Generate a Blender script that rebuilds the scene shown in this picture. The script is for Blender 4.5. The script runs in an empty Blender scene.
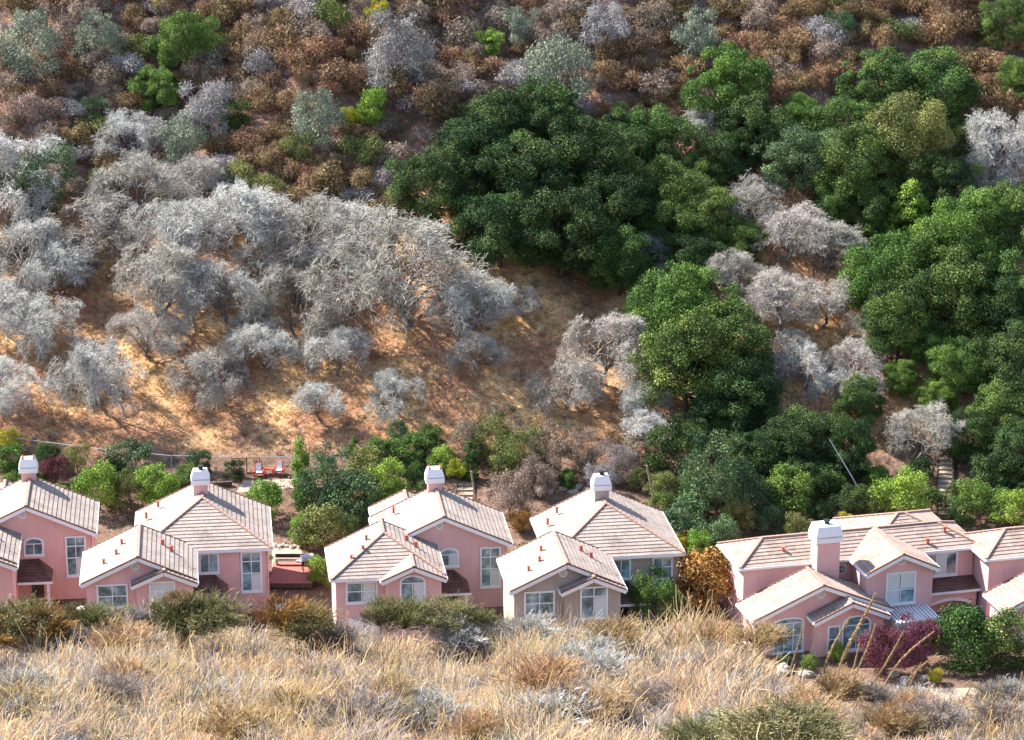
import bpy, math, random
import numpy as np
from mathutils import Vector, Matrix
random.seed(11)
RNG = np.random.default_rng(11)
sc = bpy.context.scene
COL = sc.collection
R_ = math.radians

# ------------------------------------------------------------------ camera
CAM = np.array([0., -205., 85.]); PITCH = R_(17.3); FPX = 2650.0
cam_d = bpy.data.cameras.new('camera'); cam = bpy.data.objects.new('camera', cam_d); COL.objects.link(cam)
cam.location = CAM; cam.rotation_euler = (R_(90) - PITCH, 0, 0)
cam_d.sensor_width = 36; cam_d.lens = FPX / 1024 * 36; cam_d.clip_start = 1; cam_d.clip_end = 2000
sc.camera = cam
CF = np.array([0, math.cos(PITCH), -math.sin(PITCH)]); CU = np.array([0, math.sin(PITCH), math.cos(PITCH)])

# ------------------------------------------------------------------ terrain
YP = np.array([-400, -20, 8, 16, 21, 29, 34, 45, 60, 80, 100, 160, 300.])
ZP = np.array([0, 0, 0, .5, 1.0, 2.6, 4.6, 10.2, 18.5, 31, 45, 88, 190.])
def smooth(a, b, t):
    t = np.clip((t - a) / (b - a), 0, 1); return t * t * (3 - 2 * t)
def ter(x, y):
    x = np.asarray(x, float); y = np.asarray(y, float)
    far = (np.interp(y - 1.2, YP, ZP) + np.interp(y + 1.2, YP, ZP) + np.interp(y, YP, ZP)) / 3
    a = smooth(31, 55, y)
    far = far + a * (1.5 * np.sin(x * .105 + .03 * y + 1) + .8 * np.sin(x * .23 - .08 * y) + .35 * np.sin(x * .61 + y * .33 + 2) + .25 * np.sin(x * 1.13 - y * .71))
    D = y + 205
    zc = 56.95 - 1.55 * smooth(5.6, 8.6, x) + .25 * np.sin(x * .5) + .15 * np.sin(x * 1.3 + 1)
    near = np.where(D < 65, zc + .30 * (65 - D), zc - (zc / 118.0) * (D - 65))
    near = near + .12 * np.sin(x * 2.1 + y) * (D < 100) + .1 * np.sin(y * 1.7 - x * .6) * (D < 100)
    return np.where(y < -22, np.maximum(near, 0), far)
def ray(px, py):
    d = CF * FPX + np.array([1, 0, 0]) * (px - 512) + CU * (370 - py); return d / np.linalg.norm(d)
def hit(px, py, ymin=-22.):
    """where the view line through (px, py) meets the ground beyond the near slope"""
    d = ray(px, py)
    t = np.linspace((ymin - CAM[1]) / d[1], (220 - CAM[1]) / d[1], 3000)
    P = CAM + d * t[:, None]
    b = P[:, 2] < ter(P[:, 0], P[:, 1])
    i = int(np.argmax(b)) if b.any() else -1
    return P[i]
def hit_near(px, py):
    d = ray(px, py); t = np.linspace(20, 90, 2000); P = CAM + d * t[:, None]
    b = P[:, 2] < ter(P[:, 0], P[:, 1]); i = int(np.argmax(b)) if b.any() else 1400
    return P[i]
def ppm(P):  # pixels per metre there
    return FPX / float((np.array(P) - CAM) @ CF)

# ------------------------------------------------------------------ materials
def nm(name):
    m = bpy.data.materials.new(name); m.use_nodes = True
    nt = m.node_tree; nt.nodes.clear()
    return m, nt, nt.nodes, nt.links
def out(nt, sh):
    o = nt.nodes.new('ShaderNodeOutputMaterial'); nt.links.new(sh, o.inputs['Surface']); return o
def ramp(nt, fac, stops):
    r = nt.nodes.new('ShaderNodeValToRGB'); nt.links.new(fac, r.inputs[0])
    e = r.color_ramp.elements
    while len(e) < len(stops): e.new(.5)
    for k, (p, c) in enumerate(stops): e[k].position = p; e[k].color = (*c, 1)
    return r.outputs[0]
def noise_(nt, scale, detail=4, coord='Object', rough=.55, vec=None):
    n = nt.nodes.new('ShaderNodeTexNoise'); n.inputs['Scale'].default_value = scale; n.inputs['Detail'].default_value = detail
    n.inputs['Roughness'].default_value = rough
    if vec is None:
        tc = nt.nodes.new('ShaderNodeTexCoord'); vec = tc.outputs[coord]
    nt.links.new(vec, n.inputs['Vector']); return n.outputs['Fac']
def mixc(nt, f, a, b, mode='MIX'):
    m = nt.nodes.new('ShaderNodeMix'); m.data_type = 'RGBA'; m.blend_type = mode
    for k, v in ((0, f), (6, a), (7, b)):
        if isinstance(v, (int, float)): m.inputs[k].default_value = v
        elif isinstance(v, tuple): m.inputs[k].default_value = (*v, 1)
        else: nt.links.new(v, m.inputs[k])
    return m.outputs[2]
def mat_plain(name, c, rough=.7, var=.12, scale=1.5, bump=0, bscale=20, spec=.3, metal=0):
    m, nt, N, L = nm(name)
    p = N.new('ShaderNodeBsdfPrincipled'); p.inputs['Roughness'].default_value = rough
    p.inputs['Specular IOR Level'].default_value = spec; p.inputs['Metallic'].default_value = metal
    f = noise_(nt, scale, 5)
    lo = tuple(x * (1 - var) for x in c); hi = tuple(min(1, x * (1 + var)) for x in c)
    L.new(ramp(nt, f, [(.3, lo), (.7, hi)]), p.inputs['Base Color'])
    if bump:
        b = N.new('ShaderNodeBump'); b.inputs['Strength'].default_value = bump; b.inputs['Distance'].default_value = .05
        L.new(noise_(nt, bscale, 5), b.inputs['Height']); L.new(b.outputs[0], p.inputs['Normal'])
    out(nt, p.outputs[0]); return m
def mat_leaf(name, dark, mid, light, trans=.10, rough=.6, hue=.14):
    """colour per leaf from the mesh attribute 'tint', plus a little per tree"""
    m, nt, N, L = nm(name)
    a = N.new('ShaderNodeAttribute'); a.attribute_name = 'tint'
    oi = N.new('ShaderNodeObjectInfo')
    col = ramp(nt, a.outputs['Fac'], [(0, dark), (.5, mid), (1, light)])
    mm = N.new('ShaderNodeMath'); mm.operation = 'MULTIPLY_ADD'; L.new(oi.outputs['Random'], mm.inputs[0]); mm.inputs[1].default_value = hue * 2; mm.inputs[2].default_value = 1 - hue
    hs = N.new('ShaderNodeHueSaturation'); L.new(col, hs.inputs['Color']); L.new(mm.outputs[0], hs.inputs['Value'])
    m2 = N.new('ShaderNodeMath'); m2.operation = 'MULTIPLY_ADD'; L.new(oi.outputs['Random'], m2.inputs[0]); m2.inputs[1].default_value = -.035; m2.inputs[2].default_value = .5175
    L.new(m2.outputs[0], hs.inputs['Hue'])
    d = N.new('ShaderNodeBsdfPrincipled'); d.inputs['Roughness'].default_value = rough; d.inputs['Specular IOR Level'].default_value = .12
    t = N.new('ShaderNodeBsdfTranslucent'); L.new(hs.outputs[0], d.inputs['Base Color']); L.new(hs.outputs[0], t.inputs['Color'])
    mx = N.new('ShaderNodeMixShader'); mx.inputs[0].default_value = trans; L.new(d.outputs[0], mx.inputs[1]); L.new(t.outputs[0], mx.inputs[2])
    out(nt, mx.outputs[0]); return m

M = {}
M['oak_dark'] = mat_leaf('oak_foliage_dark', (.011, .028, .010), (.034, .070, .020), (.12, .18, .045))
M['oak_mid'] = mat_leaf('oak_foliage_mid', (.02, .045, .012), (.06, .11, .026), (.18, .255, .055))
M['oak_bright'] = mat_leaf('oak_foliage_bright', (.038, .08, .017), (.09, .16, .03), (.20, .295, .055))
M['lime'] = mat_leaf('foliage_lime', (.09, .16, .02), (.19, .30, .045), (.34, .46, .08))
M['olive'] = mat_leaf('foliage_olive', (.07, .09, .03), (.15, .17, .05), (.28, .28, .08))
M['yellow'] = mat_leaf('foliage_yellow', (.16, .18, .02), (.34, .33, .03), (.60, .50, .04))
M['blue_green'] = mat_leaf('foliage_blue_green', (.03, .065, .03), (.075, .13, .052), (.17, .245, .10))
M['grey_green'] = mat_leaf('foliage_grey_green', (.11, .13, .10), (.23, .26, .18), (.38, .40, .27))
M['grey'] = mat_leaf('brush_grey', (.16, .145, .145), (.30, .28, .27), (.46, .43, .40), .15)
M['purple_grey'] = mat_leaf('brush_purple_grey', (.16, .13, .13), (.31, .265, .25), (.48, .43, .40), .15)
M['rust'] = mat_leaf('brush_rust', (.085, .05, .028), (.24, .145, .075), (.49, .34, .18), .15)
M['rust_grey'] = mat_leaf('brush_brown_grey', (.11, .08, .06), (.26, .195, .145), (.46, .365, .28), .15)
M['orange'] = mat_leaf('foliage_orange', (.10, .06, .018), (.26, .145, .035), (.46, .28, .07))
M['purple'] = mat_leaf('foliage_purple', (.05, .015, .025), (.13, .035, .055), (.26, .09, .12))
M['straw'] = mat_leaf('dry_straw', (.15, .135, .14), (.37, .33, .325), (.68, .50, .27), .3)
M['straw_gold'] = mat_leaf('dry_straw_gold', (.20, .145, .10), (.48, .325, .17), (.76, .55, .27), .3)
M['fg_green'] = mat_leaf('sage_green', (.085, .08, .035), (.19, .18, .075), (.38, .35, .15), .25)
M['bark_pale'] = mat_plain('bark_pale', (.17, .145, .13), .9, .25, 3)
M['twig'] = mat_leaf('twig_pale_grey', (.155, .145, .125), (.39, .38, .345), (.73, .72, .665), 0, .9, .14)
M['twig_warm'] = mat_leaf('twig_warm_grey', (.13, .11, .09), (.32, .29, .25), (.60, .56, .49), 0, .9, .14)
M['bark'] = mat_plain('bark_brown', (.10, .075, .055), .9, .3, 3)
M['white'] = mat_plain('trim_white', (.80, .80, .80), .5, .03, 2)
def mat_stucco(name, c):
    m, nt, N, L = nm(name)
    p = N.new('ShaderNodeBsdfPrincipled'); p.inputs['Roughness'].default_value = .9; p.inputs['Specular IOR Level'].default_value = .2
    tc = N.new('ShaderNodeTexCoord'); mp = N.new('ShaderNodeMapping'); mp.inputs['Scale'].default_value = (3.2, 3.2, .35); L.new(tc.outputs['Object'], mp.inputs['Vector'])
    st = noise_(nt, 1.0, 5, rough=.65, vec=mp.outputs[0]); bl = noise_(nt, .5, 5)
    a = ramp(nt, bl, [(.3, tuple(x * .9 for x in c)), (.65, tuple(min(1, x * 1.05) for x in c))])
    L.new(mixc(nt, .32, a, ramp(nt, st, [(.30, (.80, .77, .75)), (.6, (1, 1, 1))]), 'MULTIPLY'), p.inputs['Base Color'])
    b = N.new('ShaderNodeBump'); b.inputs['Strength'].default_value = .2; b.inputs['Distance'].default_value = .03
    L.new(noise_(nt, 24, 4), b.inputs['Height']); L.new(b.outputs[0], p.inputs['Normal']); out(nt, p.outputs[0]); return m
M['pink'] = mat_stucco('stucco_pink', (.76, .46, .435)); M['pink_warm'] = mat_stucco('stucco_warm_pink', (.76, .44, .39)); M['tan'] = mat_stucco('stucco_tan', (.44, .375, .31))
M['rake'] = mat_plain('rake_tile_brown', (.16, .075, .055), .8, .2, 4)
M['ridge'] = mat_plain('ridge_tile', (.33, .21, .165), .85, .2, 5)
M['flue'] = mat_plain('vent_red', (.42, .12, .07), .6, .2, 5)
M['black'] = mat_plain('black_metal', (.02, .02, .022), .5, .2, 5)
M['metal'] = mat_plain('galvanised', (.42, .43, .45), .5, .15, 3, metal=.4)
M['rail'] = mat_plain('pale_rail', (.62, .62, .62), .5, .1, 3)
M['wood'] = mat_plain('weathered_wood', (.30, .23, .17), .85, .3, 3)
M['wood_dark'] = mat_plain('dark_wood', (.08, .06, .05), .85, .3, 3)
M['rustmetal'] = mat_plain('rusty_gate', (.24, .085, .04), .8, .3, 5)
M['redwood'] = mat_plain('redwood_deck', (.38, .13, .10), .8, .15, 2)
M['redchair'] = mat_plain('red_paint', (.62, .07, .045), .55, .1, 4)
M['cushion'] = mat_plain('pale_cushion', (.70, .72, .70), .9, .05, 5)
M['rock'] = mat_plain('stone', (.34, .29, .24), .9, .25, 3, .6, 8)
M['soil_pale'] = mat_plain('pale_gravel', (.34, .26, .20), .95, .15, 2, .5, 12)
M['carpaint'] = mat_plain('car_paint_pale', (.62, .68, .74), .25, .02, 1, spec=.6)
M['tyre'] = mat_plain('tyre_rubber', (.03, .03, .03), .8, .1, 5)
M['blind'] = mat_plain('window_blind', (.62, .66, .64), .8, .05, 4)
def mat_glass():
    m, nt, N, L = nm('window_glass')
    p = N.new('ShaderNodeBsdfPrincipled'); p.inputs['Roughness'].default_value = .12; p.inputs['Specular IOR Level'].default_value = .8
    oi = N.new('ShaderNodeObjectInfo'); tc = N.new('ShaderNodeTexCoord'); va = N.new('ShaderNodeVectorMath'); va.operation = 'ADD'; vs_ = N.new('ShaderNodeVectorMath'); vs_.operation = 'SCALE'; vs_.inputs[0].default_value = (9, 7, 5); L.new(oi.outputs['Random'], vs_.inputs['Scale'])
    L.new(tc.outputs['Object'], va.inputs[0]); L.new(vs_.outputs[0], va.inputs[1])
    L.new(ramp(nt, noise_(nt, .9, 3, vec=va.outputs[0]), [(.35, (.04, .085, .10)), (.5, (.13, .235, .26)), (.64, (.36, .52, .54))]), p.inputs['Base Color'])
    out(nt, p.outputs[0]); return m
M['glass'] = mat_glass()
def mat_tile(name, a, b, c):
    m, nt, N, L = nm(name)
    p = N.new('ShaderNodeBsdfPrincipled'); p.inputs['Roughness'].default_value = .85; p.inputs['Specular IOR Level'].default_value = .2
    tc = N.new('ShaderNodeTexCoord')
    v = N.new('ShaderNodeTexVoronoi'); v.inputs['Scale'].default_value = 6; L.new(tc.outputs['Object'], v.inputs['Vector'])
    n = noise_(nt, .9, 5)
    mm = N.new('ShaderNodeMath'); mm.operation = 'MULTIPLY_ADD'; L.new(v.outputs['Color'], mm.inputs[0]); mm.inputs[1].default_value = .45; mm.inputs[2].default_value = 0
    ad = N.new('ShaderNodeMath'); ad.operation = 'MULTIPLY_ADD'; L.new(n, ad.inputs[0]); ad.inputs[1].default_value = .55; L.new(mm.outputs[0], ad.inputs[2])
    L.new(mixc(nt, .7, ramp(nt, ad.outputs[0], [(.25, a), (.5, b), (.75, c)]), ramp(nt, noise_(nt, .45, 6, rough=.7), [(.35, (.72, .70, .70)), (.55, (1, 1, 1))]), 'MULTIPLY'), p.inputs['Base Color'])
    bp = N.new('ShaderNodeBump'); bp.inputs['Strength'].default_value = .3; bp.inputs['Distance'].default_value = .03
    L.new(noise_(nt, 14, 3), bp.inputs['Height']); L.new(bp.outputs[0], p.inputs['Normal'])
    out(nt, p.outputs[0]); return m
M['tile'] = mat_tile('roof_tile_concrete', (.24, .195, .165), (.30, .245, .21), (.37, .305, .265))
M['tile_warm'] = mat_tile('roof_tile_warm', (.25, .185, .155), (.31, .235, .195), (.38, .295, .25))
M['tile_dark'] = mat_tile('canopy_tile_brown', (.10, .055, .045), (.15, .08, .065), (.20, .11, .09))
def mat_ground():
    m, nt, N, L = nm('hillside_ground')
    p = N.new('ShaderNodeBsdfPrincipled'); p.inputs['Roughness'].default_value = .95; p.inputs['Specular IOR Level'].default_value = .1
    tc = N.new('ShaderNodeTexCoord'); sx = N.new('ShaderNodeSeparateXYZ'); L.new(tc.outputs['Object'], sx.inputs[0])
    nb = noise_(nt, .11, 5); nf = noise_(nt, 1.1, 6, rough=.7); nff = noise_(nt, 5, 4, rough=.7)
    gold = ramp(nt, nf, [(.28, (.36, .18, .08)), (.5, (.62, .36, .16)), (.7, (.80, .57, .31))])
    red = ramp(nt, nf, [(.3, (.24, .11, .06)), (.5, (.40, .20, .11)), (.72, (.58, .34, .20))])
    f = ramp(nt, nb, [(.44, (0, 0, 0)), (.56, (1, 1, 1))])
    slope = mixc(nt, f, gold, red)
    upper = ramp(nt, nf, [(.3, (.16, .08, .055)), (.5, (.29, .16, .115)), (.72, (.44, .29, .21))])
    soil = ramp(nt, nf, [(.3, (.12, .075, .05)), (.55, (.22, .14, .10)), (.75, (.34, .24, .17))])
    near = ramp(nt, nf, [(.3, (.10, .075, .06)), (.55, (.20, .15, .11)), (.75, (.30, .23, .16))])
    def step(a, b, wob):
        ad = N.new('ShaderNodeMath'); ad.operation = 'MULTIPLY_ADD'; L.new(nb, ad.inputs[0]); ad.inputs[1].default_value = wob; L.new(sx.outputs['Y'], ad.inputs[2])
        mr = N.new('ShaderNodeMapRange'); L.new(ad.outputs[0], mr.inputs[0]); mr.inputs[1].default_value = a + wob * .5; mr.inputs[2].default_value = b + wob * .5
        return mr.outputs[0]
    c = mixc(nt, step(-30, -22, 0), near, soil)
    c = mixc(nt, step(30, 33, 6), c, slope)
    c = mixc(nt, step(58, 66, 20), c, upper)
    c = mixc(nt, .6, c, ramp(nt, nff, [(.32, (.35, .3, .28)), (.55, (1, 1, 1)), (.75, (1.25, 1.2, 1.15))]), 'MULTIPLY')
    c = mixc(nt, .5, c, ramp(nt, noise_(nt, .35, 6, rough=.75), [(.35, (.5, .42, .38)), (.5, (1, 1, 1))]), 'MULTIPLY')
    L.new(c, p.inputs['Base Color'])
    b = N.new('ShaderNodeBump'); b.inputs['Strength'].default_value = .9; b.inputs['Distance'].default_value = .4
    L.new(noise_(nt, 1.6, 8, rough=.7), b.inputs['Height']); L.new(b.outputs[0], p.inputs['Normal'])
    out(nt, p.outputs[0]); return m
M['ground'] = mat_ground()

# ------------------------------------------------------------------ object helpers
def mesh_np(name, V, F, mat=None, tint=None, smooth_=False):
    """V (n,3), F (m,k) with k 3 or 4"""
    me = bpy.data.meshes.new(name)
    V = np.ascontiguousarray(V, dtype=np.float32); F = np.ascontiguousarray(F, dtype=np.int32)
    k = F.shape[1]
    me.vertices.add(len(V)); me.vertices.foreach_set('co', V.ravel())
    me.loops.add(F.size); me.loops.foreach_set('vertex_index', F.ravel())
    me.polygons.add(len(F)); me.polygons.foreach_set('loop_start', np.arange(0, F.size, k, dtype=np.int32))
    me.update(calc_edges=True)
    if tint is not None:
        a = me.attributes.new('tint', 'FLOAT', 'POINT'); a.data.foreach_set('value', np.ascontiguousarray(tint, dtype=np.float32))
    if smooth_: me.polygons.foreach_set('use_smooth', np.ones(len(F), dtype=bool))
    if mat: me.materials.append(mat)
    return me
def link(name, me, parent=None, loc=(0, 0, 0), rz=0, mat=None):
    o = bpy.data.objects.new(name, me); COL.objects.link(o); o.location = loc; o.rotation_euler = (0, 0, rz)
    if parent: o.parent = parent
    if mat is not None and me is not None and len(o.material_slots):
        o.material_slots[0].link = 'OBJECT'; o.material_slots[0].material = mat
    return o
def tag(o, label, cat, group=None, kind=None):
    o['label'] = label; o['category'] = cat
    if group: o['group'] = group
    if kind: o['kind'] = kind
    return o
def root(name, loc, rz, label, cat, group=None, s=1.0):
    o = bpy.data.objects.new(name, None); COL.objects.link(o); o.location = loc; o.rotation_euler = (0, 0, rz)
    o.empty_display_size = .3
    if s != 1.0: o.scale = (s, s, s) if not isinstance(s, tuple) else s
    return tag(o, label, cat, group)

class MB:
    def __init__(s): s.v = []; s.f = []
    def add(s, vs, fs):
        n = len(s.v); s.v += [tuple(v) for v in vs]; s.f += [tuple(i + n for i in f) for f in fs]; return s
    def box(s, x0, x1, y0, y1, z0, z1):
        return s.add([(x, y, z) for z in (z0, z1) for y in (y0, y1) for x in (x0, x1)],
                     [(0, 2, 3, 1), (4, 5, 7, 6), (0, 1, 5, 4), (2, 6, 7, 3), (0, 4, 6, 2), (1, 3, 7, 5)])
    def prism(s, prof, a0, a1, axis='y'):
        """prof: list of (p,z) ; extruded along y (p = x) or x (p = y) between a0 and a1"""
        n = len(prof)
        if axis == 'y': vs = [(p, a, z) for a in (a0, a1) for p, z in prof]
        else: vs = [(a, p, z) for a in (a0, a1) for p, z in prof]
        fs = [tuple(range(n - 1, -1, -1)), tuple(range(n, 2 * n))] + [(i, (i + 1) % n, (i + 1) % n + n, i + n) for i in range(n)]
        return s.add(vs, fs)
    def beam(s, A, B, w, h, up=(0, 0, 1)):
        A = Vector(A); B = Vector(B); d = (B - A).normalized(); u = Vector(up)
        r = d.cross(u).normalized(); u = r.cross(d).normalized()
        vs = []
        for P in (A, B):
            for a, b in ((-1, -1), (1, -1), (1, 1), (-1, 1)): vs.append(P + r * a * w / 2 + u * b * h / 2)
        return s.add(vs, [(3, 2, 1, 0), (4, 5, 6, 7), (0, 1, 5, 4), (1, 2, 6, 5), (2, 3, 7, 6), (3, 0, 4, 7)])
    def tube(s, pts, rad, n=8):
        pts = [Vector(p) for p in pts]
        if not hasattr(rad, '__len__'): rad = [rad] * len(pts)
        vs = []
        for i, p in enumerate(pts):
            d = (pts[min(i + 1, len(pts) - 1)] - pts[max(i - 1, 0)]).normalized()
            a = d.orthogonal().normalized(); b = d.cross(a)
            for k in range(n): vs.append(p + (a * math.cos(k * 2 * math.pi / n) + b * math.sin(k * 2 * math.pi / n)) * rad[i])
        fs = [(i * n + k, i * n + (k + 1) % n, (i + 1) * n + (k + 1) % n, (i + 1) * n + k) for i in range(len(pts) - 1) for k in range(n)]
        fs += [tuple(range(n - 1, -1, -1)), tuple(range((len(pts) - 1) * n, len(pts) * n))]
        return s.add(vs, fs)
    def ball(s, c, r, sx=1, sy=1, sz=1, seg=12, ring=8, jit=0, rs=None):
        vs = []; rs = rs or random
        for i in range(ring + 1):
            t = math.pi * i / ring
            for k in range(seg):
                a = 2 * math.pi * k / seg; q = r * (1 + (rs.uniform(-jit, jit) if jit else 0))
                vs.append((c[0] + q * sx * math.sin(t) * math.cos(a), c[1] + q * sy * math.sin(t) * math.sin(a), c[2] + q * sz * math.cos(t)))
        fs = [(i * seg + k, (i + 1) * seg + k, (i + 1) * seg + (k + 1) % seg, i * seg + (k + 1) % seg) for i in range(ring) for k in range(seg)]
        return s.add(vs, fs)
    def build(s, name, mat, parent=None, loc=(0, 0, 0), rz=0, sm=False):
        me = bpy.data.meshes.new(name); me.from_pydata(s.v, [], s.f); me.update(); me.materials.append(mat)
        if sm: me.polygons.foreach_set('use_smooth', np.ones(len(me.polygons), dtype=bool))
        return link(name, me, parent, loc, rz)

# ------------------------------------------------------------------ ground sheet
xs = np.concatenate([np.arange(-220, -60, 4), np.arange(-60, 60, .8), np.arange(60, 221, 4)])
ys = np.concatenate([np.arange(-300, -175, 2.5), np.arange(-175, -130, .8), np.arange(-130, 0, 3), np.arange(0, 120, .8), np.arange(120, 261, 5)])
X, Y = np.meshgrid(xs, ys); Z = ter(X, Y)
nx, ny = len(xs), len(ys); idx = np.arange(nx * ny).reshape(ny, nx)
F = np.stack([idx[:-1, :-1], idx[:-1, 1:], idx[1:, 1:], idx[1:, :-1]], -1).reshape(-1, 4)
g = link('ground', mesh_np('ground', np.stack([X, Y, Z], -1).reshape(-1, 3), F, M['ground'], smooth_=True)); g['kind'] = 'structure'

# ------------------------------------------------------------------ plants: vectorised builders
def unit(v): return v / np.maximum(np.linalg.norm(v, axis=-1, keepdims=True), 1e-9)
def leaf_quads(C, Nrm, length, width, rng, axis=None, jitter=.6):
    n = len(C)
    nr = unit(Nrm + rng.normal(size=(n, 3)) * jitter)
    if axis is None: a = rng.normal(size=(n, 3))
    else: a = axis + rng.normal(size=(n, 3)) * .45
    a = unit(a - nr * np.sum(a * nr, -1, keepdims=True)); b = np.cross(nr, a)
    L = (length * rng.uniform(.6, 1.3, n))[:, None]; W = (width * rng.uniform(.6, 1.3, n))[:, None]
    V = np.stack([C - a * L, C + b * W, C + a * L, C - b * W], 1)
    return V.reshape(-1, 3), np.arange(4 * n).reshape(n, 4)
def crown_mesh(name, mat, seed, nl=60, n=20000, size=.022, asp=.75, cz=1.1, flat=.85, lobe=(.2, .36), radial=False, spread=.78, shape='round', low=-.45, rag=(.72, 1.1), jit=None):
    rng = np.random.default_rng(seed)
    d = unit(rng.normal(size=(nl * 4, 3))); d = d[d[:, 2] > low][:nl]; nl = len(d)
    rr = rng.uniform(.35, spread, nl) ** .8
    c = d * rr[:, None]
    lr = rng.uniform(lobe[0], lobe[1], nl)
    if shape == 'cone':
        h = rng.uniform(0, 1, nl); ang = rng.uniform(0, 2 * np.pi, nl); w = (1 - h) ** .75 * .75
        c = np.stack([w * np.cos(ang), w * np.sin(ang), h * 2.2 - 1], -1); lr = lobe[0] + (lobe[1] - lobe[0]) * (1 - h)
    if shape == 'column':
        h = rng.uniform(0, 1, nl); ang = rng.uniform(0, 2 * np.pi, nl); w = .28 * np.sin(np.clip(h * .85 + .15, 0, 1) * np.pi) ** .5
        c = np.stack([w * np.cos(ang), w * np.sin(ang), h * 2.2 - 1], -1)
    c[:, 2] *= flat
    # asymmetric outline
    c[:, :2] *= (1 + .18 * np.sin(np.arctan2(c[:, 1], c[:, 0]) * 2 + seed))[:, None]
    w = lr ** 2; li = rng.choice(nl, int(n * 2.2), p=w / w.sum())
    nd = unit(rng.normal(size=(len(li), 3)))
    rad = lr[li] * rng.uniform(rag[0], rag[1], len(li)) * (1 + .25 * np.sin(nd[:, 0] * 7 + li) * np.sin(nd[:, 1] * 6 + li * 2.3) * np.sin(nd[:, 2] * 7 + li * 1.7))
    P = c[li] + nd * rad[:, None] * np.array([1, 1, .8])
    keep = np.ones(len(P), bool)
    outd = unit(P)
    keep &= (np.sum(nd * outd, -1) > -.35) & (nd[:, 2] > -.75)
    if shape == 'round':
        for k in range(nl):
            q = np.linalg.norm((P - c[k]) / np.array([1, 1, .8]), axis=1)
            keep &= ~((q < lr[k] * .68) & (li != k))
    P = P[keep][:n]; nd = nd[keep][:n]; li = li[keep][:n]
    P = P + np.array([0, 0, cz])
    up = unit(nd * .9 + np.array([0, 0, .35]))
    V, F = leaf_quads(P, up, size, size * asp, rng, axis=(nd if radial else None), jitter=jit or (.9 if radial else .6))
    t = np.clip(.45 + .22 * rng.normal(size=len(P)) + .22 * rng.normal(size=nl)[li], 0, 1)
    return mesh_np(name, V, F, mat, np.repeat(t, 4)), c + np.array([0, 0, cz])
def tubes(P, Rr, sides=3):
    N, K, _ = P.shape
    T = np.empty_like(P); T[:, 1:-1] = P[:, 2:] - P[:, :-2]; T[:, 0] = P[:, 1] - P[:, 0]; T[:, -1] = P[:, -1] - P[:, -2]
    T = unit(T); ref = np.where(np.abs(T[..., 2:3]) > .9, np.array([1., 0, 0]), np.array([0, 0, 1.]))
    A = unit(np.cross(T, ref)); B = np.cross(T, A)
    ang = np.arange(sides) * 2 * np.pi / sides
    V = P[:, :, None] + (A[:, :, None] * np.cos(ang)[:, None] + B[:, :, None] * np.sin(ang)[:, None]) * Rr[:, :, None, None]
    base = (np.arange(N) * K * sides)[:, None, None] + (np.arange(K - 1) * sides)[None, :, None] + np.arange(sides)[None, None]
    nxt = (np.arange(N) * K * sides)[:, None, None] + (np.arange(K - 1) * sides)[None, :, None] + (np.arange(sides)[None, None] + 1) % sides
    F = np.stack([base, nxt, nxt + sides, base + sides], -1).reshape(-1, 4)
    return V.reshape(-1, 3), F
def limbs_mesh(name, mat, seed, cents, base_r=.055, n=16, cz=1.1):
    rng = np.random.default_rng(seed); sel = cents[rng.permutation(len(cents))[:n]]
    K = 6; P = []; Rr = []
    fork = np.array([rng.normal() * .05, rng.normal() * .05, cz * .42])
    tr = np.linspace([0, 0, -.12], fork, K); tr[1:-1] += rng.normal(size=(K - 2, 3)) * .012
    P.append(tr); Rr.append(np.linspace(base_r * 1.25, base_r * .85, K))
    for c in sel:
        t = np.linspace(0, 1, K)[:, None]; mid = (fork + c) / 2 + np.array([c[0] * .15, c[1] * .15, -.08])
        q = (1 - t) ** 2 * fork + 2 * t * (1 - t) * mid + t ** 2 * c; q[1:-1] += rng.normal(size=(K - 2, 3)) * .015
        P.append(q); Rr.append(np.linspace(base_r * .5, base_r * .12, K))
    V, F = tubes(np.array(P), np.array(Rr), 5)
    return mesh_np(name, V, F, mat, smooth_=True)
def grow(parents, Rp, m, Lg, rng, K=5, a=.5, b=.6, outw=.5, up=.15, grav=-.03, curl=.18, tmin=.3, r0=.6, r1=.35, ctr=np.array([0, 0, .6])):
    N, KP, _ = parents.shape
    pi = np.repeat(np.arange(N), m); t = rng.uniform(tmin, 1, N * m) ** .8 * (KP - 1 - 1e-4); i = t.astype(int); fr = (t - i)[:, None]
    S = parents[pi, i] * (1 - fr) + parents[pi, i + 1] * fr
    Tg = unit(parents[pi, i + 1] - parents[pi, i]); r = Rp[pi, i] * r0
    d = unit(Tg * a + unit(rng.normal(size=S.shape)) * b + unit(S - ctr) * outw + np.array([0, 0, up]))
    L = Lg * rng.uniform(.6, 1.25, N * m)
    P = np.empty((N * m, K, 3)); P[:, 0] = S
    for k in range(1, K):
        P[:, k] = P[:, k - 1] + d * (L / (K - 1))[:, None]
        d = unit(d + rng.normal(size=d.shape) * curl + np.array([0, 0, grav]))
    Rr = r[:, None] * np.linspace(1, r1, K)[None]
    return P, Rr
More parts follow.
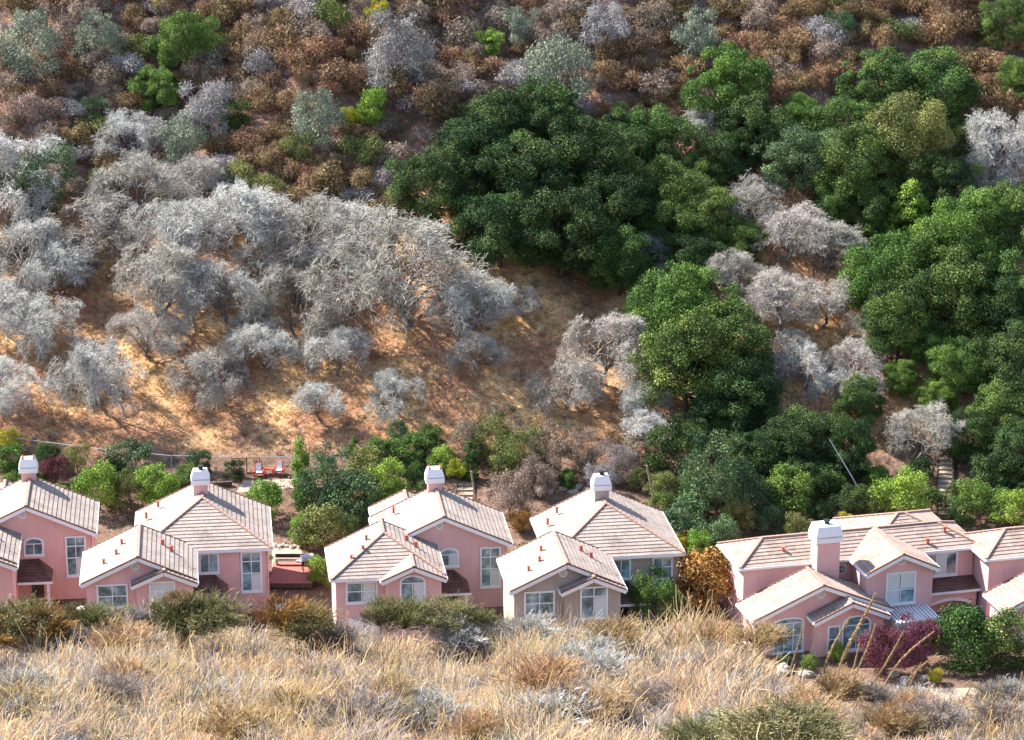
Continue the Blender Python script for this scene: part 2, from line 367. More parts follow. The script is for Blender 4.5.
def bare_meshes(seed, droop=-.03, dense=1.0):
    rng = np.random.default_rng(seed); K = 6
    lean = rng.normal(size=2) * .12
    n0 = 2 if seed % 3 == 0 else 1
    tr = []
    for q in range(n0):
        l = lean + rng.normal(size=2) * (.12 if n0 > 1 else 0)
        p = np.linspace([0, 0, -.08], [l[0], l[1], .34], K); p[1:] += rng.normal(size=(K - 1, 3)) * .025; tr.append(p)
    P0 = np.array(tr); R0 = np.tile(np.linspace(.058, .036, K), (n0, 1))
    n1 = 9 if n0 == 1 else 10; P1 = np.empty((n1, 7, 3)); R1 = np.empty((n1, 7)); ph = rng.uniform(0, 6.28)
    for q in range(n1):       # main limbs spread evenly round the trunk, some steep, some flat
        az = ph + q * 2 * np.pi / n1 + rng.normal() * .25; el = rng.uniform(.25, 1.15) if q % 3 else rng.uniform(.9, 1.4)
        tt = rng.uniform(.6, 1) * (K - 1.001); b_ = int(tt); S0 = P0[q % n0, b_] * (1 - tt + b_) + P0[q % n0, b_ + 1] * (tt - b_)
        d = np.array([np.cos(az) * np.cos(el), np.sin(az) * np.cos(el), np.sin(el)]); L = rng.uniform(.62, .92); P1[q, 0] = S0
        for k in range(1, 7): P1[q, k] = P1[q, k - 1] + d * L / 6; d = unit(d + rng.normal(size=3) * .2 + np.array([0, 0, .03]))
        R1[q] = R0[q % n0, -1] * .62 * np.linspace(1, .3, 7)
    P2, R2 = grow(P1, R1, 6, .46, rng, 6, .5, .6, .5, .16, -.02, .26, .3, .65, .4)
    P3, R3 = grow(P2, R2, 7, .30, rng, 5, .5, .75, .45, .12, -.05, .38, .2, .65, .5)
    P4, R4 = grow(P3, R3, int(5 * dense), .18, rng, 4, .5, .9, .35, .05, droop * .7, .42, .15, .75, .6)
    P5, R5 = grow(P4, R4, 3, .12, rng, 4, .6, .8, .3, .05, droop, .35, .15, .8, .6)
    R3 = np.clip(R3, .0035, .006); R4 = R4 * 0 + .0029; R5 = R5 * 0 + .0020
    q = P5[:, -1]; cx_, cy_ = np.median(q[:, 0]), np.median(q[:, 1]); sc_ = 1 / np.percentile(np.hypot(q[:, 0] - cx_, q[:, 1] - cy_), 88)
    for P in (P0, P1, P2, P3, P4, P5): P *= sc_
    zm = np.percentile(P5[:, -1][:, 2], 95)
    for P in (P0, P1, P2, P3, P4, P5): P[..., 2] *= 1.3 / zm
    for P in (P1, P2, P3, P4, P5):   # crowns round off into uneven domes
        v = P - np.array([cx_ * sc_, cy_ * sc_, .42]); az = np.arctan2(v[..., 1], v[..., 0]); lim = 1.0 + .12 * np.sin(az * 3 + seed) + .08 * np.sin(az * 5 + seed * 2)
        rho = np.linalg.norm(v / np.array([1, 1, .72]), axis=-1) / lim; k_ = np.where(rho > 1, (1 + .5 * (rho - 1)) / np.maximum(rho, 1e-6), 1)
        P[...] = v * k_[..., None] + np.array([cx_ * sc_, cy_ * sc_, .42])
    R0, R1, R2 = R0 * sc_ * .9, R1 * sc_ * .9, R2 * sc_
    VF = [tubes(P0, R0, 6), tubes(P1, R1, 5)]; n = 0; V = []; F = []
    for v, f in VF: V.append(v); F.append(f + n); n += len(v)
    trunk = mesh_np('trunk', np.concatenate(V), np.concatenate(F), M['bark_pale'], smooth_=True)
    V = []; F = []; T = []; n = 0
    for P, Q, s in ((P2, R2, 4), (P3, R3, 3), (P4, R4, 3), (P5, R5, 3)):
        v, f = tubes(P, Q, s); V.append(v); F.append(f + n); n += len(v)
        T.append(np.repeat(np.clip((.8 if P is P5 else (.55 if P is P4 else .22)) + .2 * rng.normal(size=len(P)), 0, 1), P.shape[1] * s))
    crown = mesh_np('crown', np.concatenate(V), np.concatenate(F), M['twig'], np.concatenate(T))
    return trunk, crown
def dome_mesh(name, mat, seed, n=1500, size=.05, asp=.22, nl=26):
    return crown_mesh(name, mat, seed, nl=nl, n=n, size=size, asp=asp, cz=.4, flat=.75, lobe=(.16, .45), radial=True, spread=.85, low=-.1, rag=(.35, 1.3))[0]
def ribbons(P, W, side):
    N, K, _ = P.shape
    V = np.stack([P - side[:, None] * W[..., None], P + side[:, None] * W[..., None]], 2).reshape(-1, 3)
    b = (np.arange(N) * K * 2)[:, None] + (np.arange(K - 1) * 2)[None]
    F = np.stack([b, b + 1, b + 3, b + 2], -1).reshape(-1, 4)
    return V, F

OAK = []
for s in range(5):
    me, c = crown_mesh('crown', M['oak_dark'], 100 + s, nl=120, n=44000, size=.0175, cz=.88, flat=.86, lobe=(.10, .27), spread=.98, low=-.85, rag=(.6, 1.18), jit=.75)
    OAK.append((me, limbs_mesh('trunk', M['bark'], 100 + s, c, .05, 16, .88)))
BARE = [bare_meshes(200 + s) for s in range(6)]
ROUND = []
for s in range(4):
    me, c = crown_mesh('foliage', M['oak_mid'], 300 + s, nl=34, n=8500, size=.034, cz=.85, flat=.9, lobe=(.14, .38), low=-.8, rag=(.5, 1.3), jit=.95, spread=.9)
    ROUND.append((me, limbs_mesh('stem', M['bark'], 300 + s, c, .04, 8, .85)))
FEATH = []
for s in range(3):
    me, c = crown_mesh('foliage', M['oak_mid'], 330 + s, nl=36, n=8000, size=.05, asp=.25, cz=.85, flat=1.0, lobe=(.12, .36), radial=True, low=-.8, rag=(.4, 1.35), spread=.92)
    FEATH.append((me, limbs_mesh('stem', M['bark'], 330 + s, c, .035, 8, .85)))
CONE = []
me, c = crown_mesh('crown', M['oak_mid'], 350, nl=60, n=9000, size=.035, cz=1.1, flat=1, lobe=(.14, .34), shape='cone'); CONE.append((me, limbs_mesh('trunk', M['bark'], 350, c, .05, 8, 1.1)))
COLM = []
me, c = crown_mesh('foliage', M['oak_mid'], 351, nl=50, n=6000, size=.035, cz=1.05, flat=1, lobe=(.16, .24), shape='column'); COLM.append((me, limbs_mesh('stem', M['bark'], 351, c, .04, 6, 1.05)))
DOME = [dome_mesh('foliage', M['rust'], 400 + s, n=3600, size=.075) for s in range(6)]

PARTN = {'oak': ('crown', 'trunk'), 'bare': ('crown', 'trunk'), 'round': ('foliage', 'stem'), 'feather': ('foliage', 'stem'), 'cone': ('crown', 'trunk'), 'column': ('foliage', 'stem')}
LIB = {'oak': OAK, 'round': ROUND, 'feather': FEATH, 'cone': CONE, 'column': COLM}
CZ = {'oak': .88, 'bare': .85, 'round': .85, 'feather': .85, 'cone': 1.1, 'column': 1.05}
cnt = [0]
def plant(kind, name, cx, cy, rpx, mat, label, cat='tree', group=None, zs=1.0, twig=None, near=False, raise_=0):
    """a plant whose crown middle is seen at (cx, cy) with radius rpx, standing on the ground below it"""
    cnt[0] += 1; i = cnt[0]
    P = (hit_near if near else hit)(cx, cy + rpx * CZ[kind] * zs * .93)
    r = rpx / ppm(P) * ((1.3 if cy < 285 else 1.16) if kind == 'bare' else 1)
    rt = root(name, tuple(P), i * 2.4, label, cat, group, (r, r, r * zs))
    if kind == 'bare':
        tr, cr = BARE[i % len(BARE)]
        link('crown', cr, rt, mat=M[mat]); link('trunk', tr, rt)
    else:
        cr, tr = LIB[kind][i % len(LIB[kind])]
        a, b = PARTN[kind]; link(a, cr, rt, mat=M[mat]); link(b, tr, rt)
    return rt

# ------------------------------------------------------------------ houses
PIT = .466; PA = math.atan(PIT); CP, SP = math.cos(PA), math.sin(PA)
STEP, LIFT = .40, .052
def clip_poly(poly, lo, hi):
    def half(pl, f):
        o = []
        for i in range(len(pl)):
            a, b = pl[i], pl[(i + 1) % len(pl)]; fa, fb = f(a), f(b)
            if fa >= 0: o.append(a)
            if fa * fb < 0:
                t = fa / (fa - fb); o.append((a[0] + (b[0] - a[0]) * t, a[1] + (b[1] - a[1]) * t))
        return o
    p = half(poly, lambda q: q[1] - lo)
    return half(p, lambda q: hi - q[1]) if p else p
def slope(mb, P0, U, V, poly, tmap):
    """one roof plane laid in stepped tile courses; poly in (u along the eave, v up the slope)"""
    P0, U, V = Vector(P0), Vector(U), Vector(V); N = U.cross(V)
    if N.z < 0: N = -N
    vmax = max(p[1] for p in poly); k = 0
    while k * STEP < vmax - .02:
        lo, hi = k * STEP, min((k + 1) * STEP, vmax); pl = clip_poly(poly, lo, hi)
        if len(pl) >= 3:
            top = [tmap(P0 + U * u + V * v + N * (LIFT * (1 - (v - lo) / STEP) + .02)) for u, v in pl]
            mb.add(top, [tuple(range(len(top)))])
            bt = [p for p in pl if abs(p[1] - lo) < 1e-5]
            if len(bt) >= 2:
                u0, u1 = min(p[0] for p in bt), max(p[0] for p in bt)
                mb.add([tmap(P0 + U * u0 + V * lo + N * (LIFT + .02)), tmap(P0 + U * u1 + V * lo + N * (LIFT + .02)), tmap(P0 + U * u1 + V * lo - N * .02), tmap(P0 + U * u0 + V * lo - N * .02)], [(0, 1, 2, 3)])
        k += 1
    top = [tmap(P0 + U * u + V * v) for u, v in poly]; bot = [tmap(P0 + U * u + V * v - N * .11) for u, v in poly]; n = len(poly)
    mb.add(top + bot, [tuple(range(n, 2 * n))] + [(i, (i + 1) % n, (i + 1) % n + n, i + n) for i in range(n)])
def roof(parent, x0, x1, y0, y1, ze, front='gable', back='gable', axis='y', tile='tile', name='roof', gut=(1, 1), pit=PIT, fgut=True):
    """roof over x0..x1, y0..y1 with its ridge along y (or along x with axis='x': front = left end, back = right end)"""
    pa = math.atan(pit); cp, sp = math.cos(pa), math.sin(pa)
    if axis == 'y': tm = lambda p: (p[0], p[1], p[2]); A0, A1, B0, B1 = x0, x1, y0, y1
    else: tm = lambda p: (p[1], p[0], p[2]); A0, A1, B0, B1 = y0, y1, x0, x1
    w = (A1 - A0) / 2; L = w / cp; xm = (A0 + A1) / 2; zr = ze + w * pit
    bf = B0 + w if front == 'hip' else B0; bb = B1 - w if back == 'hip' else B1
    if bf > bb: bf = bb = (bf + bb) / 2
    mb = MB()
    slope(mb, (A0, B0, ze), (0, 1, 0), (cp, 0, sp), [(0, 0), (B1 - B0, 0), (bb - B0, L), (bf - B0, L)], tm)
    slope(mb, (A1, B0, ze), (0, 1, 0), (-cp, 0, sp), [(0, 0), (B1 - B0, 0), (bb - B0, L), (bf - B0, L)], tm)
    if front == 'hip': slope(mb, (A0, B0, ze), (1, 0, 0), (0, cp, sp), [(0, 0), (2 * w, 0), (w, L)], tm)
    if back == 'hip': slope(mb, (A0, B1, ze), (1, 0, 0), (0, -cp, sp), [(0, 0), (2 * w, 0), (w, L)], tm)
    r = mb.build(name, M[tile], parent)
    rc = MB()
    def cap(a, b):
        a, b = Vector(tm(a)), Vector(tm(b)); n = max(1, int((b - a).length / .42))
        for i in range(n):
            rc.beam(a.lerp(b, i / n) + Vector((0, 0, .075)), a.lerp(b, (i + 1.06) / n) + Vector((0, 0, .055)), .24, .13)
    if bb - bf > .05: cap((xm, bf, zr), (xm, bb, zr))
    if front == 'hip': cap((A0, B0, ze + .03), (xm, bf, zr)); cap((A1, B0, ze + .03), (xm, bf, zr))
    if back == 'hip': cap((A0, B1, ze + .03), (xm, bb, zr)); cap((A1, B1, ze + .03), (xm, bb, zr))
    if rc.v: rc.build('ridge_cap', M['ridge'], r)
    gb = MB(); rk = MB(); gu = MB()
    for typ, B, sg in ((front, B0, -1), (back, B1, 1)):
        if typ == 'gable':
            for s in (-1, 1):
                e = (xm + s * (w + .02), B + sg * .03, ze - .17); a = (xm, B + sg * .03, zr - .17)
                MB().beam(tm(e), tm(a), .05, .33).build('barge_board', M['white'], r)
                MB().beam(tm((e[0], B + sg * .04, ze + .05)), tm((xm, B + sg * .04, zr + .05)), .10, .11).build('rake_tile', M['rake'], r)
        elif fgut: MB().box(*((A0 - .02, A1 + .02, B - .06 if sg < 0 else B, B + .0 if sg < 0 else B + .06) if axis == 'y' else (B - .06 if sg < 0 else B, B if sg < 0 else B + .06, A0 - .02, A1 + .02)), ze - .19, ze + .02).build('gutter', M['white'], r)
    for A, sg, on in ((A0, -1, gut[0]), (A1, 1, gut[1])):
        if on:
            a0, a1 = (A - .11, A + .02) if sg < 0 else (A - .02, A + .11)
            if axis == 'y': MB().box(a0, a1, B0 + .02, B1 - .02, ze - .17, ze + .03).build('gutter', M['white'], r)
            else: MB().box(B0 + .02, B1 - .02, a0, a1, ze - .17, ze + .03).build('gutter', M['white'], r)
    return r
def walls(mb, x0, x1, y0, y1, ze, front='gable', back='gable', ins=.42, fy=.5, axis='y', z0=-.3, by=None, pit=PIT):
    """wall block under roof(x0..): inset from the eaves, gable shaped when the ends are gables"""
    by = fy if by is None else by
    if axis == 'y': a0, a1, b0, b1 = x0 + ins, x1 - ins, y0 + fy, y1 - by
    else: a0, a1, b0, b1 = y0 + ins, y1 - ins, x0 + fy, x1 - by
    w = (a1 - a0) / 2; zt = ze + ins * pit - .16
    if front == 'hip' and back == 'hip': prof = [(a0, z0), (a1, z0), (a1, ze - .05), (a0, ze - .05)]
    else: prof = [(a0, z0), (a1, z0), (a1, zt), ((a0 + a1) / 2, zt + w * pit), (a0, zt)]
    if front == 'hip' and back != 'hip':
        mb.prism([(a0, z0), (a1, z0), (a1, ze - .05), (a0, ze - .05)], b0, b1, axis)
        mb.prism([(a0 + .01, ze - .3), (a1 - .01, ze - .3), (a1 - .01, zt), ((a0 + a1) / 2, zt + w * pit), (a0 + .01, zt)], b0 + w + 1, b1 - .004, axis)
    else: mb.prism(prof, b0, b1, axis)
def outline(x0, x1, z0, z1, arch=0):
    if not arch: return [(x0, z0), (x1, z0), (x1, z1), (x0, z1)]
    p = [(x0, z0), (x1, z0)]; zs = z1 - arch; xm = (x0 + x1) / 2; hw = (x1 - x0) / 2
    for k in range(11):
        t = k / 10 * math.pi; p.append((xm + hw * math.cos(t), zs + arch * math.sin(t)))
    return p
def window(parent, x0, x1, z0, z1, yw, cols=2, rows=(), arch=0, blinds=(), fr=.15, sill=True):
    xm, zm = (x0 + x1) / 2, (z0 + z1) / 2
    o = outline(x0, x1, z0, z1, arch); i = outline(x0 + fr, x1 - fr, z0 + fr, z1 - fr, max(0, arch - fr * .5) if arch else 0); n = len(o)
    vs = [(x, yw - .07, z) for x, z in o] + [(x, yw - .07, z) for x, z in i] + [(x, yw + .03, z) for x, z in o] + [(x, yw + .0, z) for x, z in i]
    fs = []
    for k in range(n):
        j = (k + 1) % n; fs += [(k, j, j + n, k + n), (k, k + 2 * n, j + 2 * n, j), (k + n, j + n, j + 3 * n, k + 3 * n)]
    w = MB().add(vs, fs).build('window', M['white'], parent)
    MB().add([(x, yw - .012, z) for x, z in i], [tuple(range(n))]).build('pane', M['glass'], w)
    mu = MB(); W = (x1 - x0 - 2 * fr)
    zt = z1 - fr - (arch if arch else 0)
    for c in range(1, cols): mu.box(x0 + fr + W * c / cols - .035, x0 + fr + W * c / cols + .035, yw - .055, yw - .013, z0 + fr, zt)
    for r in rows: mu.box(x0 + fr, x1 - fr, yw - .05, yw - .014, r - .04, r + .04)
    if arch: mu.box(x0 + fr, x1 - fr, yw - .052, yw - .0135, zt - .035, zt + .035)
    if mu.v: mu.build('muntin', M['white'], w)
    for b in blinds: MB().box(b[0], b[1], yw - .03, yw - .013, b[2], b[3]).build('blind', M['blind'], w)
    if sill: MB().box(x0 - .06, x1 + .06, yw - .13, yw - .001, z0 - .09, z0 - .004).build('sill', M['white'], w)
    return w
def vent(parent, x, z, yw, r=.36):
    v = MB().tube([(x, yw - .05, z), (x, yw + .02, z)], r, 16).build('gable_vent', M['white'], parent)
    s = MB()
    for k in range(-2, 3):
        hw = math.sqrt(max(.01, (r * .72) ** 2 - (k * .1) ** 2)); s.box(x - hw, x + hw, yw - .068, yw - .049, z + k * .1 - .022, z + k * .1 + .022)
    s.build('louvre', M['metal'], v)
def chimney(parent, x, y, zb, zt, wall, w=1.2, d=.9, ch=1.2, flue=True):
    c = MB().box(x - w / 2, x + w / 2, y - d / 2, y + d / 2, zb, zt).build('chimney', M[wall], parent)
    a = w / 2 + .2; b = d / 2 + .2; e = w / 2 - .02; f = d / 2 - .02
    m = MB(); m.box(x - a, x + a, y - b, y + b, zt, zt + .42)
    m.box(x - a + .12, x + a - .12, y - b + .12, y + b - .12, zt + .42, zt + .52)
    m.add([(x - a, y - b, zt + .52), (x + a, y - b, zt + .52), (x + a, y + b, zt + .52), (x - a, y + b, zt + .52), (x - e, y - f, zt + ch), (x + e, y - f, zt + ch), (x + e, y + f, zt + ch), (x - e, y + f, zt + ch)],
          [(0, 3, 2, 1), (4, 5, 6, 7), (0, 1, 5, 4), (1, 2, 6, 5), (2, 3, 7, 6), (3, 0, 4, 7)])
    m.build('chimney_cap', M['white'], c)
    if flue:
        q = MB().tube([(x + .05, y, zt + ch - .02), (x + .05, y, zt + ch + .2)], .2, 12); q.tube([(x + .05, y, zt + ch + .26), (x + .05, y, zt + ch + .34)], .3, 12); q.build('flue', M['black'], c)
    else:
        q = MB()
        for k in (-1, 1): q.box(x + k * e * .8 - .05, x + k * e * .8 + .05, y - f, y + f, zt + ch, zt + ch + .14)
        q.build('flue', M['rustmetal'], c)
def pipe(parent, x, y, z, h=.38, r=.10):
    m = MB().tube([(x, y, z - .1), (x, y, z + h)], r, 8); m.tube([(x, y, z + h + .02), (x, y, z + h + .1)], r * 1.35, 8); m.build('roof_vent', M['flue'], parent)
def leanto(parent, x0, x1, y0, y1, z0, z1, hipr=0, tile='tile_dark', name='canopy_roof'):
    """small roof falling from the wall at y1 (height z1) to an eave at y0 (height z0), right end hipped by hipr"""
    V = Vector((0, y1 - y0, z1 - z0)); L = V.length; V.normalize(); m = MB()
    slope(m, (x0, y0, z0), (1, 0, 0), V, [(0, 0), (x1 - x0, 0), (x1 - x0 - hipr, L), (0, L)], lambda p: tuple(p))
    if hipr:
        m.add([(x1, y0, z0 + .05), (x1, y1, z0 + .05), (x1 - hipr, y1, z1 + .05)], [(0, 1, 2)])
    r = m.build(name, M[tile], parent)
    MB().box(x0 + .01, x1 + .06, y0 - .08, y0 + .02, z0 - .17, z0 + .03).build('gutter', M['white'], r)
    return r

def house_a(O, th, wall, main, wing, label, z=0, garage=True):
    """two storey house: main block (right) and front wing (left) with a small gable on its right half"""
    h = root('house', (O[0], O[1], z), R_(th), label, 'house', None); W = M[wall]
    yb = 10.0 if main == 'hip' else 7.6
    roof(h, -11.3, 0, 0, yb, 5.75, main, 'gable', name='roof')
    m = MB(); walls(m, -11.3, 0, 0, yb, 5.75, main, 'gable')
    m.build('wall', W, h)
    roof(h, -15.4, -6.2, -6.3, 1.0, 5.75, wing, 'gable', name='wing_roof')
    m = MB(); walls(m, -15.4, -6.2, -6.3, 1.0, 5.75, wing, 'gable', ins=.4); m.build('wing_wall', W, h)
    if main == 'gable':
        roof(h, -11.1, -5.0, 5.0, 10.8, 5.5, 'gable', 'gable', name='rear_roof')
        m = MB(); walls(m, -11.1, -5.0, 5.0, 10.8, 5.5, ins=.45); m.build('rear_wall', W, h)
    # small gable standing 0.6 m in front of the wing
    roof(h, -11.4, -6.14, -6.95, -4.2, 5.68, 'gable', 'gable', name='bay_roof', gut=(1, 1), pit=.44)
    m = MB(); walls(m, -11.4, -6.14, -6.95, -4.2, 5.68, ins=.38, fy=.45, pit=.44); m.build('bay_wall', W, h)
    yw, yn, yy = .5, -5.8, -6.5
    z1 = 5.3
    if main == 'gable':
        window(h, -6.05, -4.38, 3.8, 5.45, yw, 2, arch=.45, blinds=[(-5.15, -4.55, 3.95, 4.95)] if wall == 'pink' else [])
        vent(h, -6.0, 7.5, yw)
        chimney(h, -5.75, 7.2, 6.5, 9.0, wall, flue=False)
    else:
        window(h, -6.05, -4.39, 3.6, 5.42, yw, 2)
        chimney(h, -5.75, 7.3, 7, 9.15, wall)
    window(h, -2.62, -.88, 1.8, 5.4, yw, 2, rows=(3.45, 4.5), blinds=[(-1.7, -1.0, 1.95, 3.35)])
    if wing == 'gable':
        window(h, -14.2, -11.7, 3.45, 5.5, yn, 2, rows=(4.45,)); vent(h, -10.85 - .2, 6.95, yn)
    else:
        window(h, -14.2, -11.6, 3.5, 5.35, yn, 2, rows=(4.5,), blinds=[(-12.8, -11.8, 3.65, 5.2)])
    if wall == 'tan':
        window(h, -9.8, -7.55, 3.2, 5.95, yy, 2, rows=(5.1,), blinds=[(-8.6, -7.7, 3.4, 5.0)])
    elif wing == 'gable': window(h, -10.0, -7.9, 3.4, 5.85, yy, 2, rows=(5.0,), blinds=[(-9.85, -8.05, 4.1, 5.7)])
    else: window(h, -9.9, -7.8, 3.3, 6.0, yy, 2, arch=.55, rows=(), blinds=[(-8.75, -7.95, 3.45, 5.3)])
    # entrance canopy in the corner, with posts and a door
    c = leanto(h, -6.55, -3.7, -2.2, .5, 2.45, 3.45, 1.1)
    p = MB(); p.box(-4.15, -3.93, -2.1, -1.9, -.2, 2.3); p.build('porch_post', M['white'], c)
    d = MB().box(-5.55, -4.55, .43, .52, 0, 2.2).build('door', M['wood_dark'], h)
    MB().box(-5.45, -5.35, .37, .44, .95, 1.1).build('handle', M['metal'], d)
    # garage storey below the wing
    gd = MB().box(-13.6, -8.2, -7.05 + .48, -6.4, -.2, 2.15)
    if wall == 'tan': leanto(h, -15.2, -6.3, -8.2, -6.5, 2.1, 2.75, 0, 'tile_warm')
    gdo = MB().box(-14.1, -9.9 - 1.6, -5.87, -5.8, 0, 2.2).build('garage_door', M['white'], h)
    # downpipes, roof vents
    dp = MB(); dp.tube([(-6.55, -6.1, 5.6), (-6.55, -6.1, 0)], .05, 6); dp.tube([(-.36, .42, 5.6), (-.36, .42, 0)], .05, 6); dp.build('downpipe', W, h)
    def zr(x, xm, w, ze=5.75): return ze + (w - abs(x - xm)) * PIT
    for x, y in ((-12.6, -3.4), (-13.6, -4.2), (-12.2, -1.6)): pipe(h, x, y, zr(x, -10.8, 4.6))
    for x, y in ((-8.9, -1.5), (-8.2, -2.2)): pipe(h, x, y, zr(x, -10.8, 4.6), .42, .13)
    for x, y in ((-9.4, yb - 2.0), (-10.4, yb - 3.4)): pipe(h, x, y, zr(x, -6, 6), .35)
    return h
house_a((-34.83, 2.7), 7, 'pink_warm', 'gable', 'gable', 'pink house cut by the left edge, gable with round vent facing the viewer', z=.25)
house_a((-19.84, -.19), 6.5, 'pink', 'hip', 'gable', 'pink house with hipped main roof and black flue on its white chimney cap')
house_a((0, .84), 7, 'pink', 'gable', 'hip', 'pink house in the middle, hipped front wing and tall gable with round vent')
house_a((14.21, -1.37), 8, 'tan', 'hip', 'gable', 'tan house with grey-beige walls, the only one not pink')

def house_b(O, th, label, z=0):
    h = root('house', (O[0], O[1], z), R_(th), label, 'house', None); W = M['pink']
    T = 'tile_warm'
    roof(h, 0, 21.1, -.15, 5.6, 5.75, 'hip', 'hip', axis='x', tile=T, name='roof')
    m = MB(); walls(m, 0, 21.1, -.15, 5.6, 5.75, 'hip', 'hip', axis='x'); m.build('wall', W, h)
    roof(h, 11.4, 20.2, .6, 8.8, 5.75, 'hip', 'hip', axis='x', tile=T, name='rear_roof', pit=.40)
    m = MB(); walls(m, 11.4, 20.2, .6, 8.8, 5.6, 'hip', 'hip', axis='x'); m.build('rear_wall', W, h)
    roof(h, 9.5, 15.8, -3.9, 2.6, 5.75, 'gable', 'gable', tile=T, name='wing_roof')
    m = MB(); walls(m, 9.5, 15.8, -3.9, 2.6, 5.75, ins=.35, fy=.5); m.build('wing_wall', W, h)
    window(h, 11.4, 14.0, 2.75, 5.55, -3.4, 2, rows=(4.0,), blinds=[(11.55, 12.6, 2.9, 5.4), (12.75, 13.85, 4.1, 5.4)]); vent(h, 12.65, 6.5, -3.4)
    # garage wing with its small gable
    roof(h, -.5, 11.3, -5.2, -1.2, 3.2, 'gable', 'gable', tile=T, name='garage_roof', pit=.43)
    m = MB(); walls(m, -.5, 11.3, -5.2, -1.2, 3.2, ins=.4, fy=.5, pit=.43); m.build('garage_wall', W, h)
    roof(h, 4.2, 10.6, -6.5, -2.4, 3.15, 'gable', 'gable', tile=T, name='bay_roof', pit=.44)
    m = MB(); walls(m, 4.2, 10.6, -6.5, -2.4, 3.15, ins=.38, fy=.5, pit=.44); m.build('bay_wall', W, h)
    window(h, 1.4, 4.0, 0.05, 3.1, -4.7, 3, rows=(1.5,), arch=.35); vent(h, 5.35, 4.85, -4.7, .38)
    window(h, 5.5, 6.6, .35, 2.6, -6.0, 1, rows=(1.4,)); window(h, 6.7, 9.2, .3, 3.3, -6.0, 2, arch=.7, rows=(), blinds=[])
    chimney(h, 7.1, -.75, 0, 7.9, 'pink', 1.95, 1.5, 1.35, True)
    # round window
    rw = MB().tube([(9.0, .21, 4.75), (9.0, .30, 4.75)], .44, 18).build('round_window', M['white'], h)
    g_ = MB().tube([(9.0, .195, 4.75), (9.0, .212, 4.75)], .33, 18).build('pane', M['glass'], rw)
    mu = MB().box(8.68, 9.32, .17, .19, 4.73, 4.77); mu.box(8.98, 9.02, .165, .194, 4.43, 5.07); mu.build('muntin', M['white'], rw)
    window(h, 16.3, 19.2, 3.3, 5.4, .27, 3, blinds=[(17.3, 18.2, 3.45, 5.25)])
    leanto(h, 15.6, 20.6, -1.5, .27, 2.55, 3.1, 0, 'tile_dark')
    m = MB().box(15.6, 20.4, -1.2, .3, 1.6, 2.45); m.box(15.6, 16.1, -1.2, .3, -.2, 1.6); m.box(20.0, 20.4, -1.2, .3, -.2, 1.6); m.build('porch_wall', W, h)
    ar = MB(); n = 12
    for k in range(n):
        a, b = k / n, (k + 1) / n; f = lambda t: 1.35 + .42 * math.sin(t * math.pi)
        ar.beam((16.1 + 3.9 * a, -1.24, f(a)), (16.1 + 3.9 * b, -1.24, f(b)), .06, .26)
    ar.build('arch_trim', M['white'], h)
    p = MB()
    for k in range(13): p.box(11.3 + k * .3, 11.3 + k * .3 + .12, -6.4, -3.42, 2.35, 2.5)
    p.box(11.2, 15.2, -6.25, -6.1, 2.18, 2.345); p.box(11.2, 15.2, -4.4, -4.25, 2.18, 2.345)
    pg = p.build('pergola', M['white'], h)
    for x in (11.35, 14.95): MB().box(x, x + .15, -6.24, -6.11, -.2, 2.17).build('post', M['white'], pg)
    MB().box(12, 14.6, -3.49, -3.38, 0, 2.1).build('garage_door', M['white'], h)
    for x, y, zz in ((4.2, 1.2, 6.4), (16.6, .6, 6.2), (13.3, 1.9, 6.6), (18.5, 1.6, 6.7)): pipe(h, x, y, zz, .3, .13)
    return h
house_b((18.4, -4.65), 14, 'pink house with a broad pink chimney, round window and white pergola')
house_b((38.7, -2.6), 14, 'pink house cut by the right edge beyond the big round bush')

# ------------------------------------------------------------------ yards and fences
def tz(x, y): return float(ter(x, y))
def strip(name, pts, mat, lift=.02, kind='structure'):
    """thin laid surface following the ground, pts = outline (x, y)"""
    n = 14; a, b, c, d = [np.array(p, float) for p in pts]; V = []; F = []
    for j in range(n + 1):
        for i in range(n + 1):
            u, v = i / n, j / n; q = (a * (1 - u) + b * u) * (1 - v) + (d * (1 - u) + c * u) * v
            V.append((q[0], q[1], tz(q[0], q[1]) + lift + .02 * math.sin(q[0] * 3 + q[1] * 5)))
    for j in range(n):
        for i in range(n): k = j * (n + 1) + i; F.append((k, k + 1, k + n + 2, k + n + 1))
    o = link(name, mesh_np(name, V, F, M[mat])); o['kind'] = kind; return o
def P2(px, py): p = hit(px, py); return (p[0], p[1])
strip('patio', [P2(236, 493), P2(300, 488), P2(297, 479), P2(243, 481)], 'soil_pale')
strip('path', [P2(272, 568), P2(305, 566), P2(301, 548), P2(272, 549)], 'soil_pale', .03)
strip('driveway', [(14, -26), (52, -22), (46, -15), (20, -16)], 'soil_pale', .02)
def chair(px, py, rz, label):
    p = hit(px, py); r = root('patio_chair', tuple(p), rz, label, 'chair', None, 1.15)
    MB().box(-.3, .3, -.3, .3, .34, .42).build('seat', M['redchair'], r)
    b = MB(); 
    for k in range(5): b.beam((-.24 + k * .12, .3, .36), (-.24 + k * .12, .46, 1.12), .1, .03, (0, 1, 0))
    b.build('backrest', M['redchair'], r)
    c = MB().box(-.26, .26, -.27, .27, .423, .5); c.beam((0, .24, .5), (0, .38, 1.08), .44, .08, (0, 1, 0)); c.build('cushion', M['cushion'], r)
    for s in (-1, 1):
        MB().box(s * .37 - .06, s * .37 + .06, -.36, .36, .58, .62).build('armrest', M['redchair'], r)
        for y in (-.3, .3): MB().box(s * .37 - .035, s * .37 + .035, y - .035, y + .035, -.05, .58).build('leg', M['redchair'], r)
chair(259, 477, .15, 'red patio chair with pale cushion, left of the little red table')
